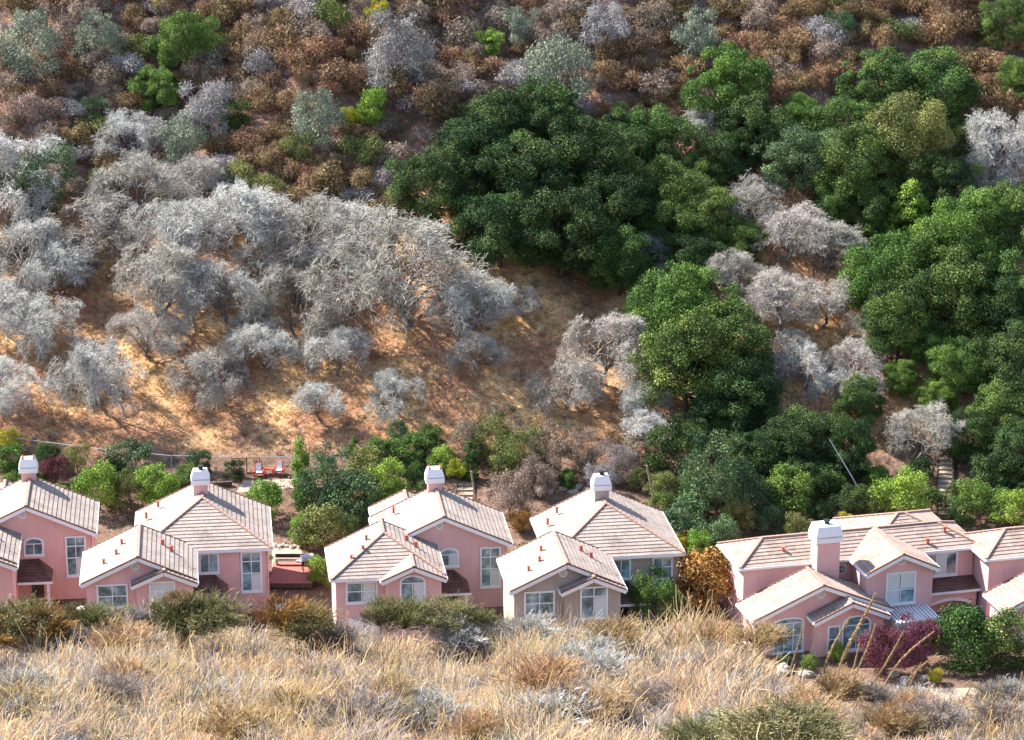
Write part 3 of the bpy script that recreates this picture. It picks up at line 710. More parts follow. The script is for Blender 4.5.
chair(279, 475, -.1, 'red patio chair with pale cushion, right of the little red table')
p = hit(269, 474); r = root('patio_table', tuple(p), 0, 'small red table between the two patio chairs', 'table')
MB().box(-.42, .42, -.28, .28, .5, .55).build('tabletop', M['redchair'], r)
for x in (-.36, .36):
    for y in (-.22, .22): MB().box(x - .03, x + .03, y - .03, y + .03, -.05, .498).build('leg', M['redchair'], r)
def mat_mesh():
    m, nt, N, L = nm('chain_link')
    p = N.new('ShaderNodeBsdfPrincipled'); p.inputs['Base Color'].default_value = (.3, .3, .31, 1); t = N.new('ShaderNodeBsdfTransparent')
    mx = N.new('ShaderNodeMixShader'); tc = N.new('ShaderNodeTexCoord'); sx = N.new('ShaderNodeSeparateXYZ'); L.new(tc.outputs['Object'], sx.inputs[0])
    def line(sg):
        a = N.new('ShaderNodeMath'); a.operation = 'MULTIPLY_ADD'; L.new(sx.outputs['Z'], a.inputs[0]); a.inputs[1].default_value = sg; L.new(sx.outputs['X'], a.inputs[2])
        f = N.new('ShaderNodeMath'); f.operation = 'PINGPONG'; L.new(a.outputs[0], f.inputs[0]); f.inputs[1].default_value = .05
        c = N.new('ShaderNodeMath'); c.operation = 'LESS_THAN'; L.new(f.outputs[0], c.inputs[0]); c.inputs[1].default_value = .002; return c.outputs[0]
    mxx = N.new('ShaderNodeMath'); mxx.operation = 'MAXIMUM'; L.new(line(1), mxx.inputs[0]); L.new(line(-1), mxx.inputs[1])
    L.new(mxx.outputs[0], mx.inputs[0]); L.new(t.outputs[0], mx.inputs[1]); L.new(p.outputs[0], mx.inputs[2]); out(nt, mx.outputs[0]); return m
M['link'] = mat_mesh()
def fence(pix, h, label, mat='metal', gap=2.4, rail=True):
    pts = [Vector(hit(*q)) for q in pix]
    r = root('chain_link_fence', tuple(pts[0]), 0, label, 'fence'); o = pts[0]
    top = MB(); net = MB()
    for a, b in zip(pts[:-1], pts[1:]):
        n = max(1, round((b - a).length / gap)); prev = None
        for k in range(n + 1):
            q = a.lerp(b, k / n); q = Vector((q.x, q.y, tz(q.x, q.y)))
            if k or a is pts[0]:
                MB().tube([q - o + Vector((0, 0, -.2)), q - o + Vector((0, 0, h + .05))], .04, 6).build('post', M[mat], r)
            if prev is not None:
                A = prev - o; B = q - o; H = Vector((0, 0, h)); lo = Vector((0, 0, .05))
                if rail: top.tube([A + H, B + H], .032, 6)
                net.add([A + lo, B + lo, B + H, A + H], [(0, 1, 2, 3)])
            prev = q
    if rail: top.build('top_rail', M['metal'], r)
    net.build('wire_mesh', M['link'], r)
fence([(-6, 452), (107, 467), (172, 473), (232, 474)], 1.7, 'chain-link fence with pale top rail running behind the two left houses')
fence([(262, 473), (300, 472), (345, 470)], 1.55, 'short chain-link fence behind the red patio chairs')
fence([(345, 462), (440, 464), (560, 462), (645, 458)], 1.3, 'low wire fence along the foot of the bare slope, behind the middle houses', 'wood', 3.2, False)
p = hit(234, 474); q = hit(260, 473); r = root('garden_gate', tuple(p), math.atan2(q[1] - p[1], q[0] - p[0]), 'rusty wooden gate in the chain-link fence, left of the red chairs', 'gate')
L_ = float(np.hypot(*(q - p)[:2]))
m = MB()
for x in (0, L_ * .5, L_): m.box(x - .05, x + .05, -.05, .05, -.1, 1.6)
m.build('post', M['rustmetal'], r)
MB().beam((0, 0, 1.55), (L_, 0, 1.55), .07, .08).beam((.05, .01, .1), (L_ * .5, .01, 1.5), .05, .09).beam((L_ * .5, .01, .1), (L_, .01, .1), .05, .09).build('brace', M['rustmetal'], r)
# deck behind the second house, grill, parked car, lamp
a = P2(270, 590); b = P2(312, 588)
dk = root('deck', (a[0], a[1], 0), 0, 'reddish wooden deck beside the hip-roofed pink house', 'deck')
w_, d_ = 3.6, 5.2
m = MB()
for k in range(24): m.box(-.1, w_, k * d_ / 24 + .01, (k + 1) * d_ / 24 - .01, .52, .58)
m.build('deck_board', M['redwood'], dk)
MB().box(-.1, w_, -.06, .0, .2, .6).build('rim_board', M['wood_dark'], dk)
for x in (0.1, w_ - .2):
    for y in (.1, d_ - .2): MB().box(x, x + .12, y, y + .12, -.1, .51).build('post', M['wood_dark'], dk)
bn = root('garden_bench', (a[0] + .1, a[1] + d_ - 1.1, .58), 0, 'long dark wooden bench at the back of the red deck', 'bench')
MB().box(0, 2.5, 0, .5, .4, .46).build('seat', M['wood_dark'], bn); MB().box(0, 2.5, .5, .56, .55, .9).build('backrest', M['wood_dark'], bn)
for x in (.1, 2.3): MB().box(x, x + .1, .05, .45, 0, .398).build('leg', M['wood_dark'], bn)
gr = root('barbecue_grill', (a[0] + 3.0, a[1] + 3.0, .58), .3, 'grey barbecue grill on the right side of the red deck', 'grill', None, 1.15)
m = MB(); n = 10
prof = [(-.38, .85), (.38, .85)] + [(.38 * math.cos(t * math.pi / n), .88 + .42 * math.sin(t * math.pi / n)) for t in range(n + 1)]
m.prism([(p_[0], p_[1]) for p_ in prof[2:]], -.45, .45, 'x'); m.build('lid', M['metal'], gr)
MB().box(-.45, .45, -.38, .38, .7, .87).build('firebox', M['black'], gr); MB().box(-.85, -.47, -.3, .3, .8, .84).build('shelf', M['metal'], gr)
for x in (-.4, .34):
    for y in (-.32, .26): MB().box(x, x + .06, y, y + .06, 0, .698).build('leg', M['black'], gr)
def car(loc, rz, label):
    r = root('parked_car', loc, rz, label, 'car')
    n = [(-2.1, .35), (2.1, .35), (2.15, .75), (1.9, .95), (1.0, 1.05), (.3, 1.5), (-.9, 1.55), (-1.7, 1.15), (-2.1, 1.05)]
    m = MB(); k = len(n); vs = []
    for x, s in ((-.88, 1), (-.8, 1), (.8, 1), (.88, 1)):
        ins = abs(x) > .85
        vs += [(x * (.86 if z > 1.1 else 1), y * (.985 if ins else 1), z - (.02 if ins else 0)) for y, z in n]
    fs = [tuple(range(k - 1, -1, -1)), tuple(range(3 * k, 4 * k))]
    for j in range(3): fs += [(j * k + i, j * k + (i + 1) % k, (j + 1) * k + (i + 1) % k, (j + 1) * k + i) for i in range(k)]
    m.add(vs, fs).build('body', M['carpaint'], r)
    MB().add([(-.68, -1.60, 1.235), (.68, -1.60, 1.235), (.66, -1.02, 1.525), (-.66, -1.02, 1.525)], [(0, 1, 2, 3)]).build('rear_window', M['glass'], r)
    MB().add([(-.66, 1.0, 1.075), (.66, 1.0, 1.075), (.64, .38, 1.47), (-.64, .38, 1.47)], [(0, 1, 2, 3)]).build('windscreen', M['glass'], r)
    for s in (-1, 1):
        for y in (-1.35, 1.35):
            t = MB().tube([(s * .74, y, .33), (s * .92, y, .33)], .33, 16).build('wheel', M['tyre'], r); MB().tube([(s * .921, y, .33), (s * .935, y, .33)], .2, 12).build('rim', M['metal'], t)
        MB().box(s * .7 - .12, s * .7 + .12, -2.13, -2.09, .75, .92).build('tail_light', M['redchair'], r)
car((-18.4, -2.2, 0), .25, 'pale grey-blue car half hidden by brush between two pink houses')
p = hit(61, 606); r = root('garden_lamp', (-35.2, -4.2, 0), 0, 'small white domed garden lamp in front of the leftmost house', 'lamp')
MB().tube([(0, 0, 0), (0, 0, 2.0)], .05, 8).build('pole', M['white'], r)
MB().add(*(lambda b_: (b_.v, b_.f))(MB().ball((0, 0, 2.05), .34, 1, 1, .62, 14, 8))).build('lamp_shade', M['white'], r, sm=True)
# rocks
def rock(px, py, s, label, grp=None, seed=0):
    p = hit(px, py); rs = random.Random(seed)
    o = MB().ball((0, 0, .1), s, 1.25, .85, .7, 9, 6, .18, rs).build('rock', M['rock'], None, tuple(p), rs.uniform(0, 3)); tag(o, label, 'rock', grp)
for k in range(8): rock(272 + k * 3.9, 545 + (k % 3) * .8 + k * .35, .26, 'brown edging stone in the row across the path between the second and third houses', 'edging stones across the path', 40 + k)
for k, (x, y, s, l) in enumerate([(784, 672, .8, 'flat pale boulder under the arched garage window'), (806, 676, .55, 'pale rounded stone right of the flat boulder below the arched window'), (868, 687, .4, 'tan stone on the drive right of the tall dry plumes'),
        (905, 683, .55, 'pale boulder below the purple shrub'), (925, 680, .4, 'ochre stone beside the small yellow tuft'), (848, 694, .6, 'broad pale slab at the foot of the dry plumes'), (880, 698, .7, 'low white boulder at the edge of the foreground brush'), (893, 676, .45, 'grey stone close under the purple shrub')]):
    rock(x, y, s, l, None, 60 + k)
for k in range(9): rock(556 + (k * 37) % 60 - 20, 470 + (k * 23) % 24, .45, 'grey stone scattered on the bank behind the tan house', 'stones on the bank behind the tan house', 80 + k)
# low retaining walls
def rwall(p0, p1, h, label, mat='wood_dark', t=.25):
    a = Vector(hit(*p0)); b = Vector(hit(*p1)); d = b - a; L = math.hypot(d.x, d.y); z0 = min(a.z, b.z)
    m = MB(); n = 3
    for k in range(n): m.box(0, L, -t / 2 + .02 * (k % 2), t / 2, -.3 + (h + .3) * k / n + .01, -.3 + (h + .3) * (k + 1) / n - .01)
    o = m.build('retaining_wall', M[mat], None, (a.x, a.y, z0), math.atan2(d.y, d.x)); tag(o, label, 'retaining wall')
rwall((168, 492), (232, 486), .7, 'dark timber retaining wall behind the hip-roofed pink house')
rwall((402, 478), (452, 476), .7, 'brown retaining wall among shrubs behind the middle house')
# stairs
def stairs(p0, p1, w, n, label, mat):
    a = Vector(hit(*p0)); b = Vector(hit(*p1)); d = b - a; L = math.hypot(d.x, d.y); H = b.z - a.z
    r = root('garden_stairs', tuple(a), math.atan2(d.y, d.x), label, 'stairs')
    for k in range(n): MB().box(L * k / n, L * (k + 1) / n + .1, -w / 2, w / 2, H * (k + .5) / n - .02, H * (k + .5) / n + .12).build('step', M[mat], r)
    for s in (-1, 1): MB().beam((0, s * (w / 2 + .08), .05), (L, s * (w / 2 + .08), H + .1), .09, .3).build('stringer', M['wood_dark'], r)
stairs((463, 512), (466, 482), 1.5, 6, 'dark garden steps climbing beside the dark green cypress', 'wood')
stairs((945, 516), (945, 458), 1.3, 13, 'long flight of weathered wooden steps up the shady slope at right', 'wood')
# poles
def pole(pb, top, rad, label, mat='wood', name='wooden_pole'):
    a = Vector(hit(*pb)); o = MB().tube([(0, 0, -.2), tuple(Vector(top) * .5), top], [rad, rad * .95, rad * .85], 8).build(name, M[mat], None, tuple(a)); tag(o, label, 'pole')
pole((479, 520), (-.7, .2, 4.6), .10, 'leaning pale wooden pole behind the middle pink house')
pole((656, 512), (-.9, .2, 4.4), .09, 'leaning pale wooden pole behind the tan house')
pole((873, 512), (-3.9, 2.2, 6.2), .055, 'long slanting grey pole behind the house with the broad chimney', 'metal')
pole((107, 470), (0, 0, 2.0), .07, 'pale vertical post in the fence behind the leftmost house', 'rail', 'fence_post')

# ------------------------------------------------------------------ trees on the hill
G1 = 'evergreen oaks of the dark grove'; 
OAKS = [
 (432,190,40,'oak_dark','leftmost dark oak of the central grove'),(470,160,46,'oak_dark','broad dark oak on the upper left shoulder of the grove'),
 (502,128,42,'oak_dark','dark oak at the top left of the grove'),(548,120,44,'oak_dark','dark oak at the very top of the central grove'),
 (528,178,52,'oak_dark','big dark oak in the heart of the central grove'),(500,232,44,'oak_dark','dark oak low on the left side of the grove, beside the big bare tree'),
 (560,235,50,'oak_dark','deeply shaded dark oak low in the middle of the grove'),(590,162,46,'oak_dark','dark oak right of the heart of the grove'),
 (630,138,34,'oak_mid','small-crowned oak on the upper right of the grove'),(660,148,38,'oak_mid','mid-green oak joining the central grove from the right'),
 (618,262,36,'oak_mid','lighter oak at the lower right foot of the central grove'),(610,212,42,'oak_dark','dark oak hemmed in right of the grove centre'),
 (668,196,38,'oak_mid','mid-green oak between the central grove and the right hand wood'),(700,182,30,'oak_mid','small oak behind the grey bare tree between the woods'),
 (670,232,36,'oak_mid','mid-green oak right of the lighter one at the grove foot'),(712,215,36,'oak_mid','oak above the pale bare trees right of centre'),
 (690,262,30,'oak_dark','low dark oak left of the pale tangled bare tree'),(738,238,28,'oak_mid','small oak perched over the pale tangled bare tree'),
 (728,92,42,'oak_bright','bright green oak sticking up left of the right hand wood'),(752,128,38,'oak_dark','dark oak just below the bright one left of the wood'),
 (728,158,34,'oak_dark','shaded oak under the bright one left of the wood'),(800,160,42,'blue_green','bluish green oak in the middle of the right hand wood'),
 (800,116,24,'oak_bright','small bright oak on the upper rim of the wood'),(880,86,40,'oak_mid','high oak on the upper rim, left of the highest one'),
 (935,88,44,'oak_mid','highest broad oak on the upper rim of the right hand wood'),(848,128,38,'oak_mid','oak below the upper rim, above the bluish one'),
 (905,142,44,'olive','yellowish olive oak in the upper right wood'),(858,172,42,'oak_mid','oak right of the bluish one'),
 (872,214,34,'oak_mid','oak left of the pale poplar-like tree'),(838,205,26,'oak_mid','small oak above the tangled grey trees'),
 (940,188,36,'oak_dark','dark oak behind the pale poplar-like tree'),(962,138,24,'oak_mid','small oak beside the white bare tree at the right'),
 (890,278,42,'oak_bright','bright oak at the left end of the lower right wood'),(930,258,44,'oak_bright','bright broad oak in the lower right wood, below the poplar-like tree'),
 (974,238,44,'oak_bright','bright oak in the upper row of the lower right wood'),(1014,228,42,'oak_mid','oak cut by the right edge, upper row'),
 (898,322,38,'oak_mid','oak at the left edge of the lower right wood, second row'),(946,300,46,'oak_mid','large oak in the middle of the lower right wood'),
 (992,288,44,'oak_mid','oak right of the middle of the lower right wood'),(1024,318,40,'oak_dark','dark oak cut by the right edge, middle row'),
 (925,345,26,'oak_bright','small bright oak on the lower left rim of the lower right wood'),(962,368,34,'oak_bright','bright oak on the lower rim of the right wood'),
 (1008,366,42,'oak_dark','dark oak low at the right edge'),(900,378,20,'oak_bright','little isolated bright oak beside the orange tinged bare tree'),
 (935,398,20,'oak_bright','little round bright oak on the lower rim of the wood'),(1002,408,38,'oak_mid','oak low at the right, above the shaded hollow'),
 (968,438,32,'oak_dark','dark shaded oak above the long wooden steps'),(1016,452,36,'oak_dark','dark oak at the right edge just above the shrubs'),
 (684,312,52,'oak_bright','bright oak standing alone left of the pale tangled trees, upper crown'),(722,345,52,'oak_mid','right crown of the lone oak clump in the middle'),
 (688,365,50,'oak_mid','lower crown of the lone oak clump in the middle'),(650,322,28,'oak_bright','small bright oak on the left flank of the lone clump'),
 (738,400,44,'oak_dark','dark oak under the lone clump'),(715,428,32,'oak_dark','low dark oak above the garden shrubs behind the tan house'),
 (858,402,26,'oak_mid','oak overgrown by white dead branches'),(1010,22,28,'oak_mid','oak in the top right corner'),(1020,82,26,'oak_bright','oak at the right edge below the corner one'),
 (186,44,31,'oak_bright','bright bushy tree near the top left'),(160,92,28,'oak_bright','round bright bush-like tree below the tallest one at top left'),
 (800,440,40,'oak_dark','dark oak in the shade behind the garden of the broad chimney house'),(765,455,34,'oak_dark','dark low oak behind the blue-green shrubs'),(845,452,30,'oak_dark','dark low oak beside the slanting grey pole'),
]
for x, y, r, m, l in OAKS: plant('oak', 'evergreen_oak', x, y, r * 1.02, m, l, 'tree', 'evergreen oaks on the hillside', zs=.85 + .35 * ((x * 13 + y * 7) % 10) / 10)
BARES = [
 (138,188,42,'upper left bare tree with pale forked limbs'),(30,170,44,'bare grey tree at the left edge below the scrub'),(18,255,42,'bare tree cut by the left edge, middle height'),
 (88,228,44,'bare grey tree below the pale forked one'),(188,232,46,'bare grey tree in the left part of the grey band'),(246,222,44,'bare grey tree in the middle of the grey band'),
 (302,232,42,'bare grey tree at the right end of the grey band'),(158,278,46,'bare tree hanging over the orange bank at left'),(228,290,46,'bare tree in the second row of the grey band'),
 (292,300,46,'bare tree in the second row beside the big domed one'),(340,262,34,'bare tree squeezed between the grey band and the big domed tree'),(338,350,34,'low bare tree left of the big domed tree trunk'),
 (404,272,68,'biggest bare tree, broad pale grey dome in the middle'),(462,306,40,'drooping bare tree at the right shoulder of the big domed tree'),
 (100,368,44,'bare tree with wide crown above the leftmost fence'),(216,372,40,'bare tree with several trunks on the golden bank'),(38,325,42,'bare tree above the leftmost house'),
 (8,385,40,'bare tree cut by the left edge, low'),(150,330,36,'thin bare tree on the golden bank between two wide ones'),(402,392,28,'small white bare bush-like tree below the big domed tree'),
 (598,345,46,'wide bare tree with thick forked trunk on the orange bank right of centre'),(566,382,34,'drooping bare tree at the left of the forked trunk'),(648,398,28,'small bare tree against the lone oak clump'),
 (778,298,42,'pale tangled dead tree right of the lone oak clump'),(824,300,32,'white dead tree on the right of the tangled one'),(735,270,26,'white dead tree high behind the tangled one'),
 (808,368,38,'dead white tree leaning over the shaded bank'),(848,368,36,'dead white tree in front of the small overgrown oak'),(790,232,36,'warm grey bare tree in the gap of the wood'),
 (826,248,32,'grey bare tree beside the gap of the wood'),(752,206,30,'brownish bare tree between the two woods'),(912,430,36,'orange tinged bare tree above the wooden steps'),
 (1002,145,38,'white bare tree at the right edge above the wood'),(985,180,26,'low white bare tree left of the edge one'),(645,430,26,'drooping dead bush-like tree above the leaning pole'),(700,130,24,'bare grey tree left of the bright oak'),
(520,300,22,'small bare tree at the shady foot of the central grove'),
 (128,140,30,'bare tree at the upper rim of the grey band, top left'),(345,225,30,'bare tree between the grey band and the dark grove'),(200,180,32,'bare tree on the upper rim of the grey band, below the scrub'),(265,345,34,'wispy bare tree above the several-trunked one'),(320,400,24,'small bare tree near the fence behind the chairs'),(475,350,26,'thin drooping bare tree on the golden bank'),(660,250,24,'grey bare tree at the lower rim of the grove'),(870,330,26,'bare tree at the left edge of the lower right wood'),(780,350,30,'grey bare tree between the two white dead trees'),(0,300,32,'bare tree half cut by the left edge'),
 (60,270,34,'bare tree over the reddish gap at left'),(270,262,34,'bare tree filling the middle of the grey band'),
]
for k, (x, y, r, l) in enumerate(BARES):
    plant('bare', 'bare_tree', x, y, r, 'twig_warm' if (k % 3 == 0 or ('gap of the wood' in l or 'brownish' in l or 'orange' in l or 'tangled' in l)) else 'twig', l, 'tree', 'bare leafless trees on the hillside', zs=.9 + .22 * ((x + y) % 7) / 7)
SHRUBS = [
 ('feather',398,58,32,'grey','tall grey twiggy bush with green at its foot, upper middle'),('feather',560,76,34,'grey_green','pale grey-green rounded bush at the top middle'),
 ('round',372,108,16,'lime','green bush at the foot of the tall grey one'),('feather',318,122,26,'grey_green','pale olive bush alone in the upper scrub'),('feather',300,150,16,'olive','low olive bush just left below the pale olive one'),
 ('round',95,112,13,'blue_green','small dark green bush in the rust scrub at left'),('feather',30,48,30,'grey_green','grey-green bush in the top left corner'),('feather',45,182,30,'blue_green','green bush among bare trees at the left edge'),
 ('feather',208,112,26,'grey','grey bush right of the round bright tree'),('round',232,116,18,'oak_mid','small green bush right of the grey one near the top left'),('feather',185,140,24,'grey_green','grey-green bush under the round bright tree'),
 ('feather',212,180,18,'purple_grey','purplish grey bush above the grey band'),('feather',696,38,22,'grey_green','pale yellow-green bush at the top right of centre'),('round',488,44,14,'lime','small green bush at the top middle'),
 ('round',590,72,0,'lime','')
 ,('feather',605,30,22,'grey','grey dead bush with white branches at the top right of centre'),('round',376,14,12,'yellow','yellow-green bush on the top edge'),('feather',840,28,14,'blue_green','dark bluish bush in the shaded hollow at the top right'),
 ('feather',520,30,18,'grey_green','grey-green bush at the top edge middle'),('feather',100,40,22,'grey_green','grey-green bush near the top left'),('round',350,118,10,'yellow','tiny yellow bush in the upper scrub'),
 # gardens
 ('round',100,487,22,'lime','bright lime bush between the two left houses'),('round',130,462,20,'blue_green','dark bluish round bush behind the fence at left'),('round',160,488,22,'lime','light green bush left of the hip roofed pink house'),
 ('feather',130,490,16,'olive','olive bush behind the bright lime bush'),('round',46,455,12,'oak_mid','small green bush right of the leftmost chimney'),('feather',56,470,13,'purple','dull purple shrub behind the leftmost house'),
 ('round',8,460,16,'oak_bright','green bush at the left edge above the roof'),('round',10,440,13,'yellow','yellow-green bush at the left edge by the fence'),('feather',78,458,12,'olive','olive shrub right of the purple one'),
 ('round',14,482,10,'oak_bright','small green bush beside the leftmost chimney'),('round',60,490,8,'lime','little bright shrub showing over the leftmost roof'),('round',185,476,12,'oak_bright','small bush left of the flue chimney'),
 ('round',264,500,19,'lime','spreading green bush on the bare soil behind the pink house'),('feather',330,482,27,'blue_green','large blue-green shrub left of the middle house'),('round',352,500,26,'blue_green','dark green shrub right of the large blue-green one'),
 ('round',325,526,25,'olive','olive-gold tree left of the middle house'),('round',308,500,15,'oak_bright','green hedge bush beside the bare soil yard'),('round',304,530,14,'lime','bright green hedge bush beside the deck'),
 ('round',322,570,16,'lime','lime bush at the corner of the deck'),('round',365,468,20,'olive','yellowish shrub behind the large blue-green one'),('round',353,473,8,'yellow','bright yellow flowering shrub'),
 ('round',388,482,18,'lime','green shrub left of the middle chimney'),('round',410,450,18,'oak_bright','green shrub above the middle chimney'),('round',442,458,14,'lime','yellow-flecked shrub right of the middle chimney'),
 ('round',416,476,12,'oak_mid','small green shrub close to the middle chimney'),('feather',398,432,10,'blue_green','small palm-like green shrub below the white bush'),('round',400,498,10,'lime','green shrub showing over the back roof of the middle house'),
 ('round',455,470,10,'yellow','yellow shrub left of the dark cypress'),
 ('feather',490,440,20,'olive','olive shrub at the foot of the orange bank'),('feather',520,455,22,'olive','straggly olive shrub right of the dark cypress'),('feather',510,495,22,'rust_grey','grey-brown shrub behind the gap left of the tan house'),
 ('round',522,520,12,'orange','small orange shrub at the gap between middle and tan houses'),('feather',548,450,20,'rust_grey','brown shrub on the bank behind the tan house'),('round',568,480,9,'oak_bright','small bright shrub on the bank behind the tan house'),
 ('feather',580,452,18,'rust_grey','dark brown shrub on the bank below the forked bare tree'),('feather',615,462,16,'purple_grey','purplish shrub on the bank above the flue chimney of the tan house'),
 ('round',664,486,15,'olive','yellow-olive shrub right of the leaning pole'),('feather',715,482,32,'blue_green','tall upright grey-green tree behind the tan house'),('round',690,520,24,'blue_green','bluish shrub right of the tan house roof'),
 ('round',720,535,20,'blue_green','bluish shrub left of the broad chimney house roof'),('round',742,492,22,'blue_green','bluish green shrub behind the tall grey-green tree'),('round',790,492,24,'oak_bright','light green leafy tree behind the broad chimney house'),
 ('feather',738,515,16,'olive','olive shrub between the bluish ones'),('round',798,528,14,'olive','olive shrub just left of the broad chimney'),('round',768,520,14,'blue_green','dark shrub behind the ridge of the broad chimney house'),
 ('round',700,545,14,'lime','lime yellow shrub above the orange tree'),('round',685,542,9,'yellow','small yellow shrub at the corner of the tan house roof'),('round',902,494,23,'lime','bright lime tree behind the right hand roofs'),
 ('round',932,500,13,'oak_mid','dark green bush right of the bright lime tree'),('round',845,522,8,'yellow','small yellow-green shrub above the right roofs'),('round',875,478,14,'oak_bright','green shrub left of the bright lime tree'),
 ('round',980,500,22,'oak_bright','green shrub in the shade right of the long steps'),('round',1012,508,20,'lime','light green shrub at the right edge above the roof'),('round',962,512,14,'oak_mid','low green shrub at the foot of the long steps'),
 ('round',830,480,18,'oak_mid','shaded green shrub left of the slanting grey pole'),('round',820,512,12,'oak_dark','dark shrub behind the broad chimney'),('round',640,478,10,'olive','small olive shrub beside the leaning pole'),
('round',640,452,16,'rust_grey','brown shrub below the forked bare tree at right'),('round',660,505,14,'oak_mid','green shrub hugging the tan house roof'),('feather',600,480,14,'grey','greyish shrub beside the stones behind the tan house'),
 ('feather',540,478,18,'rust_grey','brown brush left of the stones behind the tan house'),('round',505,470,14,'olive','olive shrub just right of the garden steps'),('feather',470,440,18,'rust_grey','brown shrub above the dark cypress'),
 ('round',428,440,14,'oak_mid','green shrub above the yellow-flecked one'),('round',380,450,15,'oak_bright','green shrub behind the small cypress tip'),('round',430,495,12,'oak_mid','green shrub tucked behind the ridge of the middle house'),
 ('round',345,530,14,'oak_mid','green shrub against the left eave of the middle house'),('round',375,500,16,'oak_bright','green shrub right of the dark green one beside the middle house'),
 ('round',760,500,20,'oak_dark','dark bush between the grey-green tree and the light leafy tree'),('round',700,495,16,'blue_green','bluish bush at the foot of the tall grey-green tree'),('round',815,480,18,'oak_dark','dark bush right of the light leafy tree'),
 ('round',850,500,16,'oak_dark','dark bush left of the bright lime tree, in shade'),('round',875,500,14,'oak_mid','mid-green bush below the slanting grey pole'),('round',995,475,22,'oak_dark','dark bush in the deep shade right of the steps'),
 ('round',1020,480,20,'oak_dark','dark bush at the right edge in deep shade'),('round',960,490,12,'oak_dark','dark bush hugging the long steps'),('round',920,470,14,'oak_dark','dark bush left of the long steps'),
 ('round',670,455,22,'oak_dark','dark bush above the leaning pole by the tall grey-green tree'),('round',745,460,24,'oak_dark','dark bush above the blue-green shrubs'),('feather',20,500,0,'olive',''),
 ('round',32,478,12,'oak_mid','green shrub behind the leftmost chimney'),('feather',110,468,12,'oak_dark','dark shrub at the fence post'),('round',235,470,9,'oak_dark','small dark shrub left of the rusty gate'),('round',200,462,12,'oak_dark','dark shrub against the fence above the flue chimney'),
 # fronts
 ('round',706,580,37,'orange','orange-brown maple between the tan house and the broad chimney house'),('feather',655,600,26,'oak_bright','feathery green tree in front of the tan house entrance'),
 ('round',742,590,16,'oak_dark','dark green bush behind the right side of the orange maple'),('feather',885,650,23,'purple','purple leaved shrub below the white pergola'),('feather',918,640,22,'purple','smaller purple leaved shrub against the big round bush'),
 ('round',958,634,36,'oak_mid','big round green bush in front of the right hand porch'),('round',1000,640,30,'oak_mid','right half of the green bush clump, nearest the right edge'),
 ('round',936,676,7,'yellow','small yellow tuft beside the ochre stone'),('round',810,662,9,'oak_bright','small green plant under the garage bay window'),('round',838,652,9,'lime','small lime plant in front of the bay window'),('round',785,660,6,'blue_green','tiny bluish plant in front of the arched garage window'),
 ('round',849,598,6,'lime','climbing green plant in the corner left of the pergola wing'),
 ('feather',880,600,9,'purple','small purple sprig rising in front of the pergola wing wall'),
]
for k, x, y, r, m, l in SHRUBS:
    if not l: continue
    tree = 'tree' in l or 'maple' in l or 'conifer' in l or 'trunk' in l
    plant(k, 'garden_tree' if tree else 'shrub', x, y, r * (1.15 if y < 530 and y > 430 else 1.1), m, l, 'tree' if tree else 'shrub', None, zs=(1.45 if 'tall' in l else (1.3 if k == 'feather' else .95 + .3 * ((x * 7 + y) % 10) / 10)))
plant('cone', 'poplar_tree', 908, 218, 32, 'lime', 'pale lime poplar-like tree standing out against the right hand wood', 'tree')
plant('column', 'cypress', 301, 466, 20, 'lime', 'yellow-green clipped columnar cypress right of the red chairs', 'cypress', None, 1.15)
plant('column', 'cypress', 354, 450, 11, 'oak_bright', 'small green cypress tip behind the yellow shrub', 'cypress')
plant('column', 'cypress', 471, 462, 18, 'oak_mid', 'dark green cypress at the top of the garden steps', 'cypress')

# ------------------------------------------------------------------ chaparral on the upper slope
RS = np.random.default_rng(77)
FOOT = [(x, y, r) for x, y, r, *_ in OAKS] + [(x, y, r * .8) for x, y, r, _ in BARES] + [(s[1], s[2], s[3]) for s in SHRUBS]
KIND = [('rust', 'rust brown dry bush on the upper slope', 'rust brown bushes on the upper slope'), ('rust_grey', 'grey-brown dry bush on the upper slope', 'grey-brown bushes on the upper slope'),
        ('purple_grey', 'purplish grey dry bush on the upper slope', 'purplish grey bushes on the upper slope'), ('olive', 'olive green low bush on the upper slope', 'olive bushes on the upper slope'),
        ('grey', 'pale grey dry bush on the upper slope', 'pale grey bushes on the upper slope')]
placed = []; n_ind = 0; tries = 0
while n_ind < 295 and tries < 30000:
    tries += 1
    px = RS.uniform(-10, 1034); lim = 225 if px < 400 else (130 if px < 700 else 110)
    if px > 960: lim = 120
    py = RS.uniform(-15, lim) if px < 400 or px > 700 else RS.uniform(-15, 118)
    rp = RS.uniform(9, 18)
    if any((px - a) ** 2 + (py - b) ** 2 < (r * .8 + rp * .3) ** 2 for a, b, r in FOOT): continue
    if any((px - a) ** 2 + (py - b) ** 2 < (.52 * (r + rp)) ** 2 for a, b, r in placed): continue
    placed.append((px, py, rp)); n_ind += 1
    w = math.sin(px * .011 + 1.3) + math.sin(py * .023 + px * .004)
    u = RS.uniform()
    k = 0 if u < .55 - .08 * w else (1 if u < .80 else (2 if u < .86 else (3 if u < .94 else 4)))
    P = hit(px, py + rp * .35); r = rp / ppm(P) * 1.25
    o = link('scrub_bush', DOME[n_ind % len(DOME)], None, tuple(P), n_ind * 1.7, M[KIND[k][0]]); o.scale = (r * RS.uniform(.8, 1.3), r, r * RS.uniform(.9, 1.5)); tag(o, KIND[k][1], 'bush', KIND[k][2])
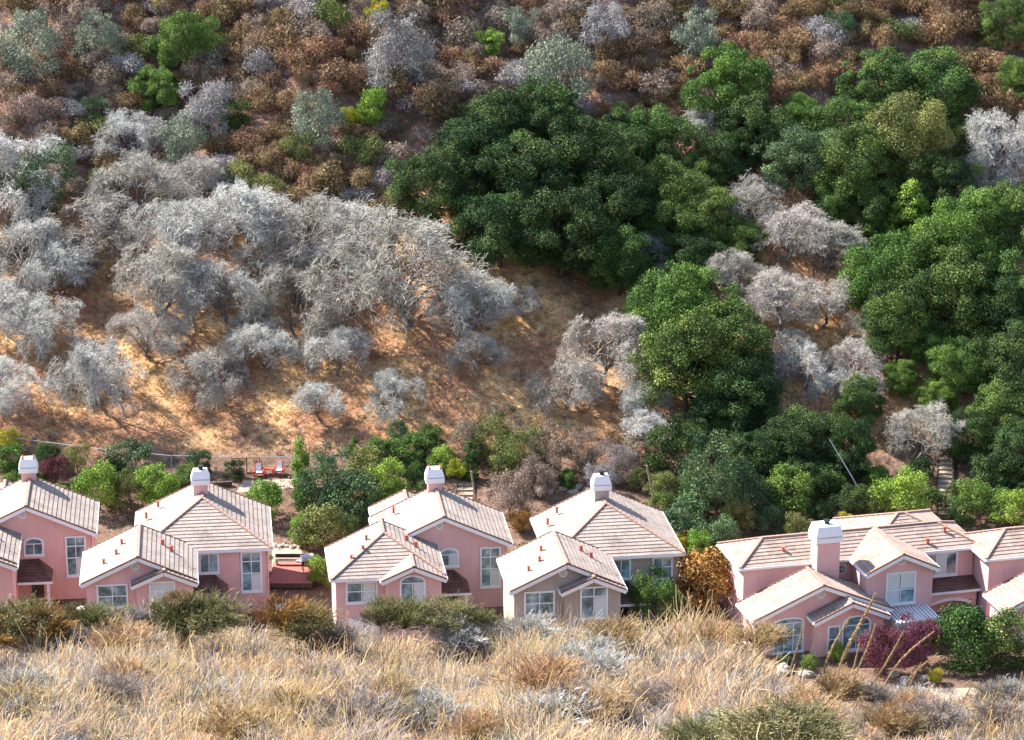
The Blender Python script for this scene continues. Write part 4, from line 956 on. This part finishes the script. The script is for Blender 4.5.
# a rank of smaller twiggy growth, uncountable, filling the ground between
def dome_field(name, mat, centres, rad, nl, seed):
    rng = np.random.default_rng(seed); n = len(centres); N = n * nl
    d = unit(rng.normal(size=(N, 3))); d[:, 2] = np.abs(d[:, 2]); R = np.repeat(rad, nl)
    bump = 1 + .22 * np.sin(d[:, 0] * 6 + np.repeat(rng.uniform(0, 6, n), nl)) * np.sin(d[:, 1] * 6 + np.repeat(rng.uniform(0, 6, n), nl))
    C = np.repeat(centres, nl, 0) + d * (R * bump * rng.uniform(.3, 1.15, N))[:, None] * np.array([1, 1, 1.05])
    V, F = leaf_quads(C, d, R * .2, R * .04, rng, axis=d + np.array([0, 0, .9]), jitter=.9)
    t = np.clip(.5 + .2 * np.repeat(rng.normal(size=n), nl) + .18 * rng.normal(size=N), 0, 1)
    return link(name, mesh_np(name, V, F, M[mat], np.repeat(t, 4)))
def scatter_tufts(name, mat, centres, rad, hgt, nb, seed, width=.02, lean=(0, 0), spread=.8, K=3, kinds=None, tint0=.5, tintv=.22, cluster=.1, droop=.0, rough=0., grad=0.):
    """many small sprays of dry stems as one mesh"""
    rng = np.random.default_rng(seed); n = len(centres); N = n * nb
    C = np.repeat(centres, nb, 0); Rr = np.repeat(rad, nb); H = np.repeat(hgt, nb) * rng.uniform(.45, 1.1, N)
    ang = rng.uniform(0, 2 * np.pi, N); rr = np.sqrt(rng.uniform(0, 1, N))
    base = C.copy(); base[:, 0] += np.cos(ang) * rr * Rr * .45; base[:, 1] += np.sin(ang) * rr * Rr * .45
    d = np.stack([np.cos(ang) * rr * spread + lean[0] + rng.normal(size=N) * .12, np.sin(ang) * rr * spread + lean[1] + rng.normal(size=N) * .12, np.ones(N)], -1); d = unit(d + rng.normal(size=(N, 3)) * rough)
    P = np.empty((N, K, 3)); P[:, 0] = base - np.array([0, 0, .06])
    for k in range(1, K):
        P[:, k] = P[:, k - 1] + d * (H / (K - 1))[:, None]; d = unit(d + rng.normal(size=d.shape) * (.16 + rough * .6) + np.array([lean[0] * .15, 0, -droop]))
    W = (width * rng.uniform(.6, 1.3, N))[:, None] * np.linspace(1, .45, K)[None]
    side = unit(np.stack([rng.normal(size=N) * .5 + 1, rng.normal(size=N) * .6, rng.normal(size=N) * .3], -1))
    V, F = ribbons(P, W, side)
    tc = tint0 + tintv * rng.normal(size=n)
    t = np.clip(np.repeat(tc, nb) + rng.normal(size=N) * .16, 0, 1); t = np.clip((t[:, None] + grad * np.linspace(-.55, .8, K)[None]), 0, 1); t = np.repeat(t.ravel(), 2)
    return link(name, mesh_np(name, V, F, M[mat], t))
def slope_pts(n, boxes, seed, avoid=None):
    rng = np.random.default_rng(seed); out_ = []
    for (x0, x1, y0, y1, w) in boxes:
        m = int(n * w); xs_ = rng.uniform(x0, x1, m); ys_ = rng.uniform(y0, y1, m); out_.append(np.stack([xs_, ys_, ter(xs_, ys_)], -1))
    return np.concatenate(out_)
pts = slope_pts(4200, [(-62, 62, 54, 105, 1)], 5)
sel = RS.uniform(size=len(pts))
for nm_, mt, lo, hi, lb in (('undergrowth', 'rust', 0, .38, 'rust brown dry undergrowth covering the upper slope'), ('undergrowth', 'rust_grey', .38, .68, 'grey-brown dry undergrowth covering the upper slope'), ('undergrowth', 'grey', .68, .78, 'pale grey twigs and dead stems between the bushes'), ('undergrowth', 'purple_grey', .78, .9, 'purplish grey dry undergrowth between the bushes')):
    p_ = pts[(sel >= lo) & (sel < hi)]; r_ = RS.uniform(.4, 1.0, len(p_))
    tag(dome_field(nm_, mt, p_, r_, 130, 31 + int(lo * 100)), lb, 'undergrowth', None, 'stuff')
p_ = pts[sel >= .9]; r_ = RS.uniform(.4, .9, len(p_)); tag(dome_field('undergrowth', 'olive', p_, r_, 130, 88), 'olive green low growth between the dry bushes', 'undergrowth', None, 'stuff')
# fallen sticks on the bank
rng = np.random.default_rng(95); q_ = slope_pts(1500, [(-55, 58, 31, 60, 1)], 96); n = len(q_); a_ = rng.uniform(0, 6.28, n); L_ = rng.uniform(.3, 1.6, n); t = np.linspace(-.5, .5, 4)
P = q_[:, None] + np.stack([np.cos(a_), np.sin(a_), np.zeros(n)], -1)[:, None] * t[None, :, None] * L_[:, None, None]; P[:, 1:3] += rng.normal(size=(n, 2, 3)) * .06; P[..., 2] = ter(P[..., 0], P[..., 1]) + .04 + rng.uniform(0, .15, (n, 4))
V, F = tubes(P, rng.uniform(.015, .04, n)[:, None] * np.array([1, .9, .7, .4])); tag(link('fallen_sticks', mesh_np('fallen_sticks', V, F, M['twig_warm'], np.full(len(V), .6))), 'fallen grey sticks and twigs littering the orange bank', 'sticks', None, 'stuff')
pts = slope_pts(20000, [(-55, 55, 31, 60, 1)], 8)
r_ = RS.uniform(.15, .4, len(pts))
tag(scatter_tufts('dry_grass', 'straw_gold', pts, r_, r_ * .8, 14, 9, .03, (.2, -.1), 1.1), 'short golden dry grass on the open bank under the bare trees', 'grass', None, 'stuff')
pts = slope_pts(700, [(-55, 60, 24, 60, 1)], 12)
r_ = RS.uniform(.4, .9, len(pts))
tag(scatter_tufts('undergrowth', 'rust_grey', pts, r_, r_ * .9, 34, 13, .03, (0, 0), 1.1), 'low brown dead brush at the foot of the slope', 'undergrowth', None, 'stuff')
pts = slope_pts(900, [(-45, 45, 9, 30, 1)], 14)
r_ = RS.uniform(.2, .5, len(pts))
tag(scatter_tufts('garden_ground_cover', 'oak_mid', pts, r_, r_ * .7, 20, 15, .04, (0, 0), 1.2), 'patchy green ground cover in the back gardens', 'ground cover', None, 'stuff')

# ------------------------------------------------------------------ near slope: dry brush
def near_pts(n, seed, d0=42, d1=74, xw=20):
    rng = np.random.default_rng(seed); D = rng.uniform(d0, d1, n); x = rng.uniform(-xw, xw, n)
    k = np.abs(x) < D * .21 + 1.5; D, x = D[k], x[k]; y = D - 205
    return np.stack([x, y, ter(x, y)], -1)
def topline(x): return 1.0 - .42 * smooth(4.0, 7.5, x) + .12 * np.sin(x * 1.7) + .1 * np.sin(x * 4.1 + 1)
for i, (mt, n, nb, w, seed, lb, ln, tt) in enumerate((('straw', 7000, 24, .011, 51, 'dry grey and straw coloured brush covering the near slope', (.3, .1), .5), ('straw_gold', 3800, 24, .011, 52, 'golden dry grass plumes through the near brush', (.5, .1), .5),
      ('grey', 2000, 24, .012, 53, 'grey dead stems tangled low in the near brush', (.1, 0), .55), ('fg_green', 700, 30, .012, 54, 'faded green stems scattered in the near brush', (.2, 0), .5))):
    p_ = near_pts(n, seed); nz = np.sin(p_[:, 0] * .9 + p_[:, 1] * .6) + np.sin(p_[:, 0] * .35 - p_[:, 1] * 1.1 + 2)
    keep = (nz > -.3) if mt == 'straw_gold' else ((nz < .5) if mt == 'grey' else nz > -9)
    p_ = p_[keep]; h = topline(p_[:, 0]) * RS.uniform(.3, 1.2, len(p_)) * (.72 + .28 * np.sin(p_[:, 0] * 1.9 + p_[:, 1] * 1.3) * np.sin(p_[:, 1] * .9 - p_[:, 0] * .7)) * (.75 if mt == 'grey' else 1)
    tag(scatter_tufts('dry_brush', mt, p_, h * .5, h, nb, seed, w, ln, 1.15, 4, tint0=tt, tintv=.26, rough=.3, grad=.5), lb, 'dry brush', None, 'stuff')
p_ = near_pts(900, 58); p_ = p_[(np.sin(p_[:, 0] * 1.1 + 1) + np.sin(p_[:, 1] * .8)) > -.6]; h_ = topline(p_[:, 0]) * RS.uniform(.9, 1.5, len(p_))
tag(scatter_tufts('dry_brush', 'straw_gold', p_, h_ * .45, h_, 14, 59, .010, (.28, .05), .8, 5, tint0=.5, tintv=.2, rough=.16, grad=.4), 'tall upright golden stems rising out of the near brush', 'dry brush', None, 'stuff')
# dead twiggy bushes, bleached grey or straw
def spray_mesh(seed):
    rng = np.random.default_rng(seed)
    n = 60; d = unit(np.stack([rng.normal(size=n) * .75 + .3, rng.normal(size=n) * .7, np.abs(rng.normal(size=n)) * .5 + .6], -1)); t = np.linspace(0, 1, 5)
    P = d[:, None] * t[None, :, None] * rng.uniform(.6, 1.0, n)[:, None, None]; P[:, 1:] += rng.normal(size=(n, 4, 3)) * .03; R = np.tile(np.linspace(.012, .005, 5), (n, 1))
    P2_, R2_ = grow(P, R, 8, .38, rng, 4, .8, .55, .15, .25, -.02, .2, .3, .8, .6)
    P3_, R3_ = grow(P2_, R2_, 5, .17, rng, 3, .8, .6, .1, .25, 0, .2, .2, .9, .6)
    V, F, T, k = [], [], [], 0
    for p_, r_, s_ in ((P, R, 4), (P2_, np.maximum(R2_, .005), 3), (P3_, R3_ * 0 + .005, 3)):
        v, f = tubes(p_, r_, s_); V.append(v); F.append(f + k); k += len(v); T.append(np.repeat(np.clip(.5 + .25 * rng.normal(size=len(p_)), 0, 1), p_.shape[1] * s_))
    return mesh_np('stems', np.concatenate(V), np.concatenate(F), M['twig'], np.concatenate(T))
SPR = [spray_mesh(900 + s) for s in range(4)]
# separate bushes that stand out
FG = []
for s in range(3):
    FG.append(crown_mesh('foliage', M['fg_green'], 600 + s, nl=50, n=5200, size=.038, asp=.24, cz=.6, flat=.75, lobe=(.14, .34), radial=True, spread=.95, low=-.3, rag=(.3, 1.4))[0])
def fg_bush(px, py, rpx, mat, label, k, sx=1.2, sz=.9):
    p = hit_near(px, py + rpx * .5); r = rpx / ppm(p) * .88
    rt = root('brush_bush', tuple(p), k * 1.9, label, 'bush', None)
    o = link('foliage', FG[k % 3], rt, mat=M[mat]); o.scale = (r * sx, r * sx, r * sz)
    sp_ = link('stems', SPR[k % 4], rt, mat=M[mat if mat != 'oak_mid' else 'fg_green']); sp_.scale = (r * 1.25 * sx, r * 1.25, r * 1.35 * sz)
    rng = np.random.default_rng(700 + k); n = 60
    d = unit(np.stack([rng.normal(size=n) * .7, rng.normal(size=n) * .7, np.ones(n)], -1)); t = np.linspace(0, 1, 4)
    P = d[:, None] * t[None, :, None] * (r * 1.25 * rng.uniform(.6, 1, n))[:, None, None]; P[:, 1:] += rng.normal(size=(n, 3, 3)) * .03 * r
    V, F = tubes(P, np.tile(np.linspace(.014, .004, 4), (n, 1)), 4)
    link('stem', mesh_np('stem', V, F, M['twig'], np.full(len(V), .4)), rt)
fg_bush(185, 618, 34, 'fg_green', 'olive bush with reddish sprigs in front of the hip-roofed pink house', 0, 1.4)
fg_bush(180, 600, 16, 'rust', 'reddish topped sprig bush against the bay window of the second house', 1)
fg_bush(305, 622, 30, 'fg_green', 'yellowish green bush rising before the gap with the parked car', 2, 1.3)
fg_bush(385, 610, 20, 'fg_green', 'green bush below the hipped wing of the middle house', 4)
fg_bush(440, 615, 26, 'fg_green', 'wide green bush under the porch of the middle house', 5, 1.5)
fg_bush(20, 620, 30, 'fg_green', 'green bush in front of the leftmost house at the left edge', 7, 1.4)
fg_bush(140, 615, 14, 'purple_grey', 'pinkish grey dry bush below the double window of the second house', 9)
fg_bush(780, 735, 50, 'fg_green', 'large grey-green sage bush at the bottom right of centre', 10, 1.7, .8)
fg_bush(700, 738, 36, 'fg_green', 'grey-green sage bush left of the large one at the bottom', 11, 1.2, .8)
fg_bush(7, 700, 18, 'oak_mid', 'green bush at the lower left edge', 13)
for k in range(70):
    u_, v_ = RS.uniform(-10, 1034), RS.uniform(0, 1)
    top = 640 if u_ < 780 else 700
    py = top + v_ * (745 - top); p = hit_near(u_, py); r = RS.uniform(.5, .95)
    mt = ('twig', 'straw', 'straw_gold', 'straw_gold')[k % 4]
    o = link('dead_bush', SPR[k % 4], None, tuple(p), RS.uniform(-.7, .7), M[mt]); o.scale = (r * 1.2, r, r * .85)
    tag(o, 'bleached dead twiggy bush among the dry brush of the near slope', 'dead bush', 'bleached dead bushes in the foreground brush')
for k in range(13):
    u_ = (k * 97.3) % 560 - 10; py = RS.uniform(618, 652); p = hit_near(u_, py); r = RS.uniform(.45, .9)
    o = link('twiggy_bush', SPR[k % 4], None, tuple(p), RS.uniform(-.7, .7), M['fg_green' if k % 3 else 'orange']); o.scale = (r * 1.3, r, r)
    tag(o, ('olive twiggy bush along the crest of the brush in front of the houses' if k % 3 else 'rusty sprigged twiggy bush along the crest of the brush in front of the houses'), 'bush', ('olive twiggy bushes along the brush crest' if k % 3 else 'rusty twiggy bushes along the brush crest'))
# tall straw-coloured spikes standing above the brush
def spike_mesh(seed):
    rng = np.random.default_rng(seed); K = 7; t = np.linspace(0, 1, K)
    P = np.stack([.42 * t ** 1.3 + .03 * np.sin(t * 5 + seed), .05 * t, t], -1)[None]
    V, F = tubes(P, np.linspace(.011, .004, K)[None], 5)
    n = 1300; u = .28 + .72 * rng.uniform(0, 1, n) ** .9; c = np.stack([np.interp(u, t, P[0, :, j]) for j in range(3)], -1)
    w = .017 * np.sin(np.clip((u - .25) / .75, 0, 1) * np.pi * .9 + .25) ; off = unit(rng.normal(size=(n, 3))); c = c + off * (w * rng.uniform(.1, 1, n))[:, None]
    V2, F2 = leaf_quads(c, off, .018, .004, rng, axis=np.tile([.35, 0, 1.], (n, 1)))
    tint = np.concatenate([np.full(len(V), .3), np.repeat(np.clip(.5 + .2 * rng.normal(size=n), 0, 1), 4)])
    return mesh_np('plume', np.concatenate([V, V2]), np.concatenate([F, F2 + len(V)]), M['straw_gold'], tint)
SP = [spike_mesh(800 + s) for s in range(4)]
for k, (x0, y0, x1, y1) in enumerate([(818, 700, 846, 612), (834, 705, 868, 588), (852, 700, 872, 620), (866, 700, 902, 628), (880, 690, 930, 628), (800, 690, 812, 640), (790, 690, 800, 622), (845, 706, 858, 640), (895, 700, 935, 650), (905, 705, 918, 660),
        (660, 660, 690, 592), (680, 660, 712, 600), (640, 655, 668, 604), (700, 670, 735, 610), (610, 650, 640, 608), (720, 680, 748, 628), (740, 690, 765, 640), (955, 735, 968, 680), (985, 735, 1000, 672), (1010, 735, 1020, 668)]):
    p = hit_near(x0, y0); L = math.hypot(x1 - x0, y1 - y0) / ppm(p) / .93 * .86
    ang = math.atan2(x1 - x0, y0 - y1) - math.atan(.42)
    o = link('grass_plume', SP[k % 4], None, tuple(p)); o.scale = (L,) * 3; o.rotation_euler = (0, ang, 0)
    g_ = ('tall golden grass plume leaning right in front of the purple shrub', 'golden plumes by the purple shrub') if x0 > 780 and x0 < 930 else (('golden grass plume standing over the brush right of the tan house', 'golden plumes right of the tan house') if x0 < 780 else ('golden grass plume at the lower right edge', 'golden plumes at the lower right'))
    tag(o, g_[0], 'grass plume', g_[1])

# ------------------------------------------------------------------ light
EL, AZ = R_(44), R_(27)
S = Vector((-math.cos(EL) * math.cos(AZ), math.cos(EL) * math.sin(AZ), math.sin(EL)))
w = bpy.data.worlds.new('World'); sc.world = w; w.use_nodes = True; nt = w.node_tree; nt.nodes.clear()
sky = nt.nodes.new('ShaderNodeTexSky'); sky.sky_type = 'NISHITA'; sky.sun_disc = False; sky.sun_elevation = EL; sky.sun_rotation = math.atan2(S.x, S.y) % (2 * math.pi)
sky.air_density = 1.0; sky.dust_density = 1.0; sky.ozone_density = 1.0; sky.altitude = 100
bg = nt.nodes.new('ShaderNodeBackground'); bg.inputs[1].default_value = .13; wo = nt.nodes.new('ShaderNodeOutputWorld')
nt.links.new(sky.outputs[0], bg.inputs[0]); nt.links.new(bg.outputs[0], wo.inputs[0])
sd = bpy.data.lights.new('sun', 'SUN'); sd.energy = 5.0; sd.angle = R_(.5); sd.color = (1, .955, .89)
so = bpy.data.objects.new('sun', sd); COL.objects.link(so); so.rotation_euler = (-S).to_track_quat('-Z', 'Y').to_euler(); so.location = (-60, 40, 120)
sc.render.engine = 'CYCLES'
sc.cycles.max_bounces = 4; sc.cycles.diffuse_bounces = 2; sc.cycles.glossy_bounces = 2; sc.cycles.transmission_bounces = 2; sc.cycles.transparent_max_bounces = 6
sc.cycles.caustics_reflective = False; sc.cycles.caustics_refractive = False
sc.render.resolution_x = 1024; sc.render.resolution_y = 740
sc.view_settings.view_transform = 'Standard'; sc.view_settings.look = 'None'; sc.view_settings.exposure = 1.65; sc.view_settings.gamma = 1
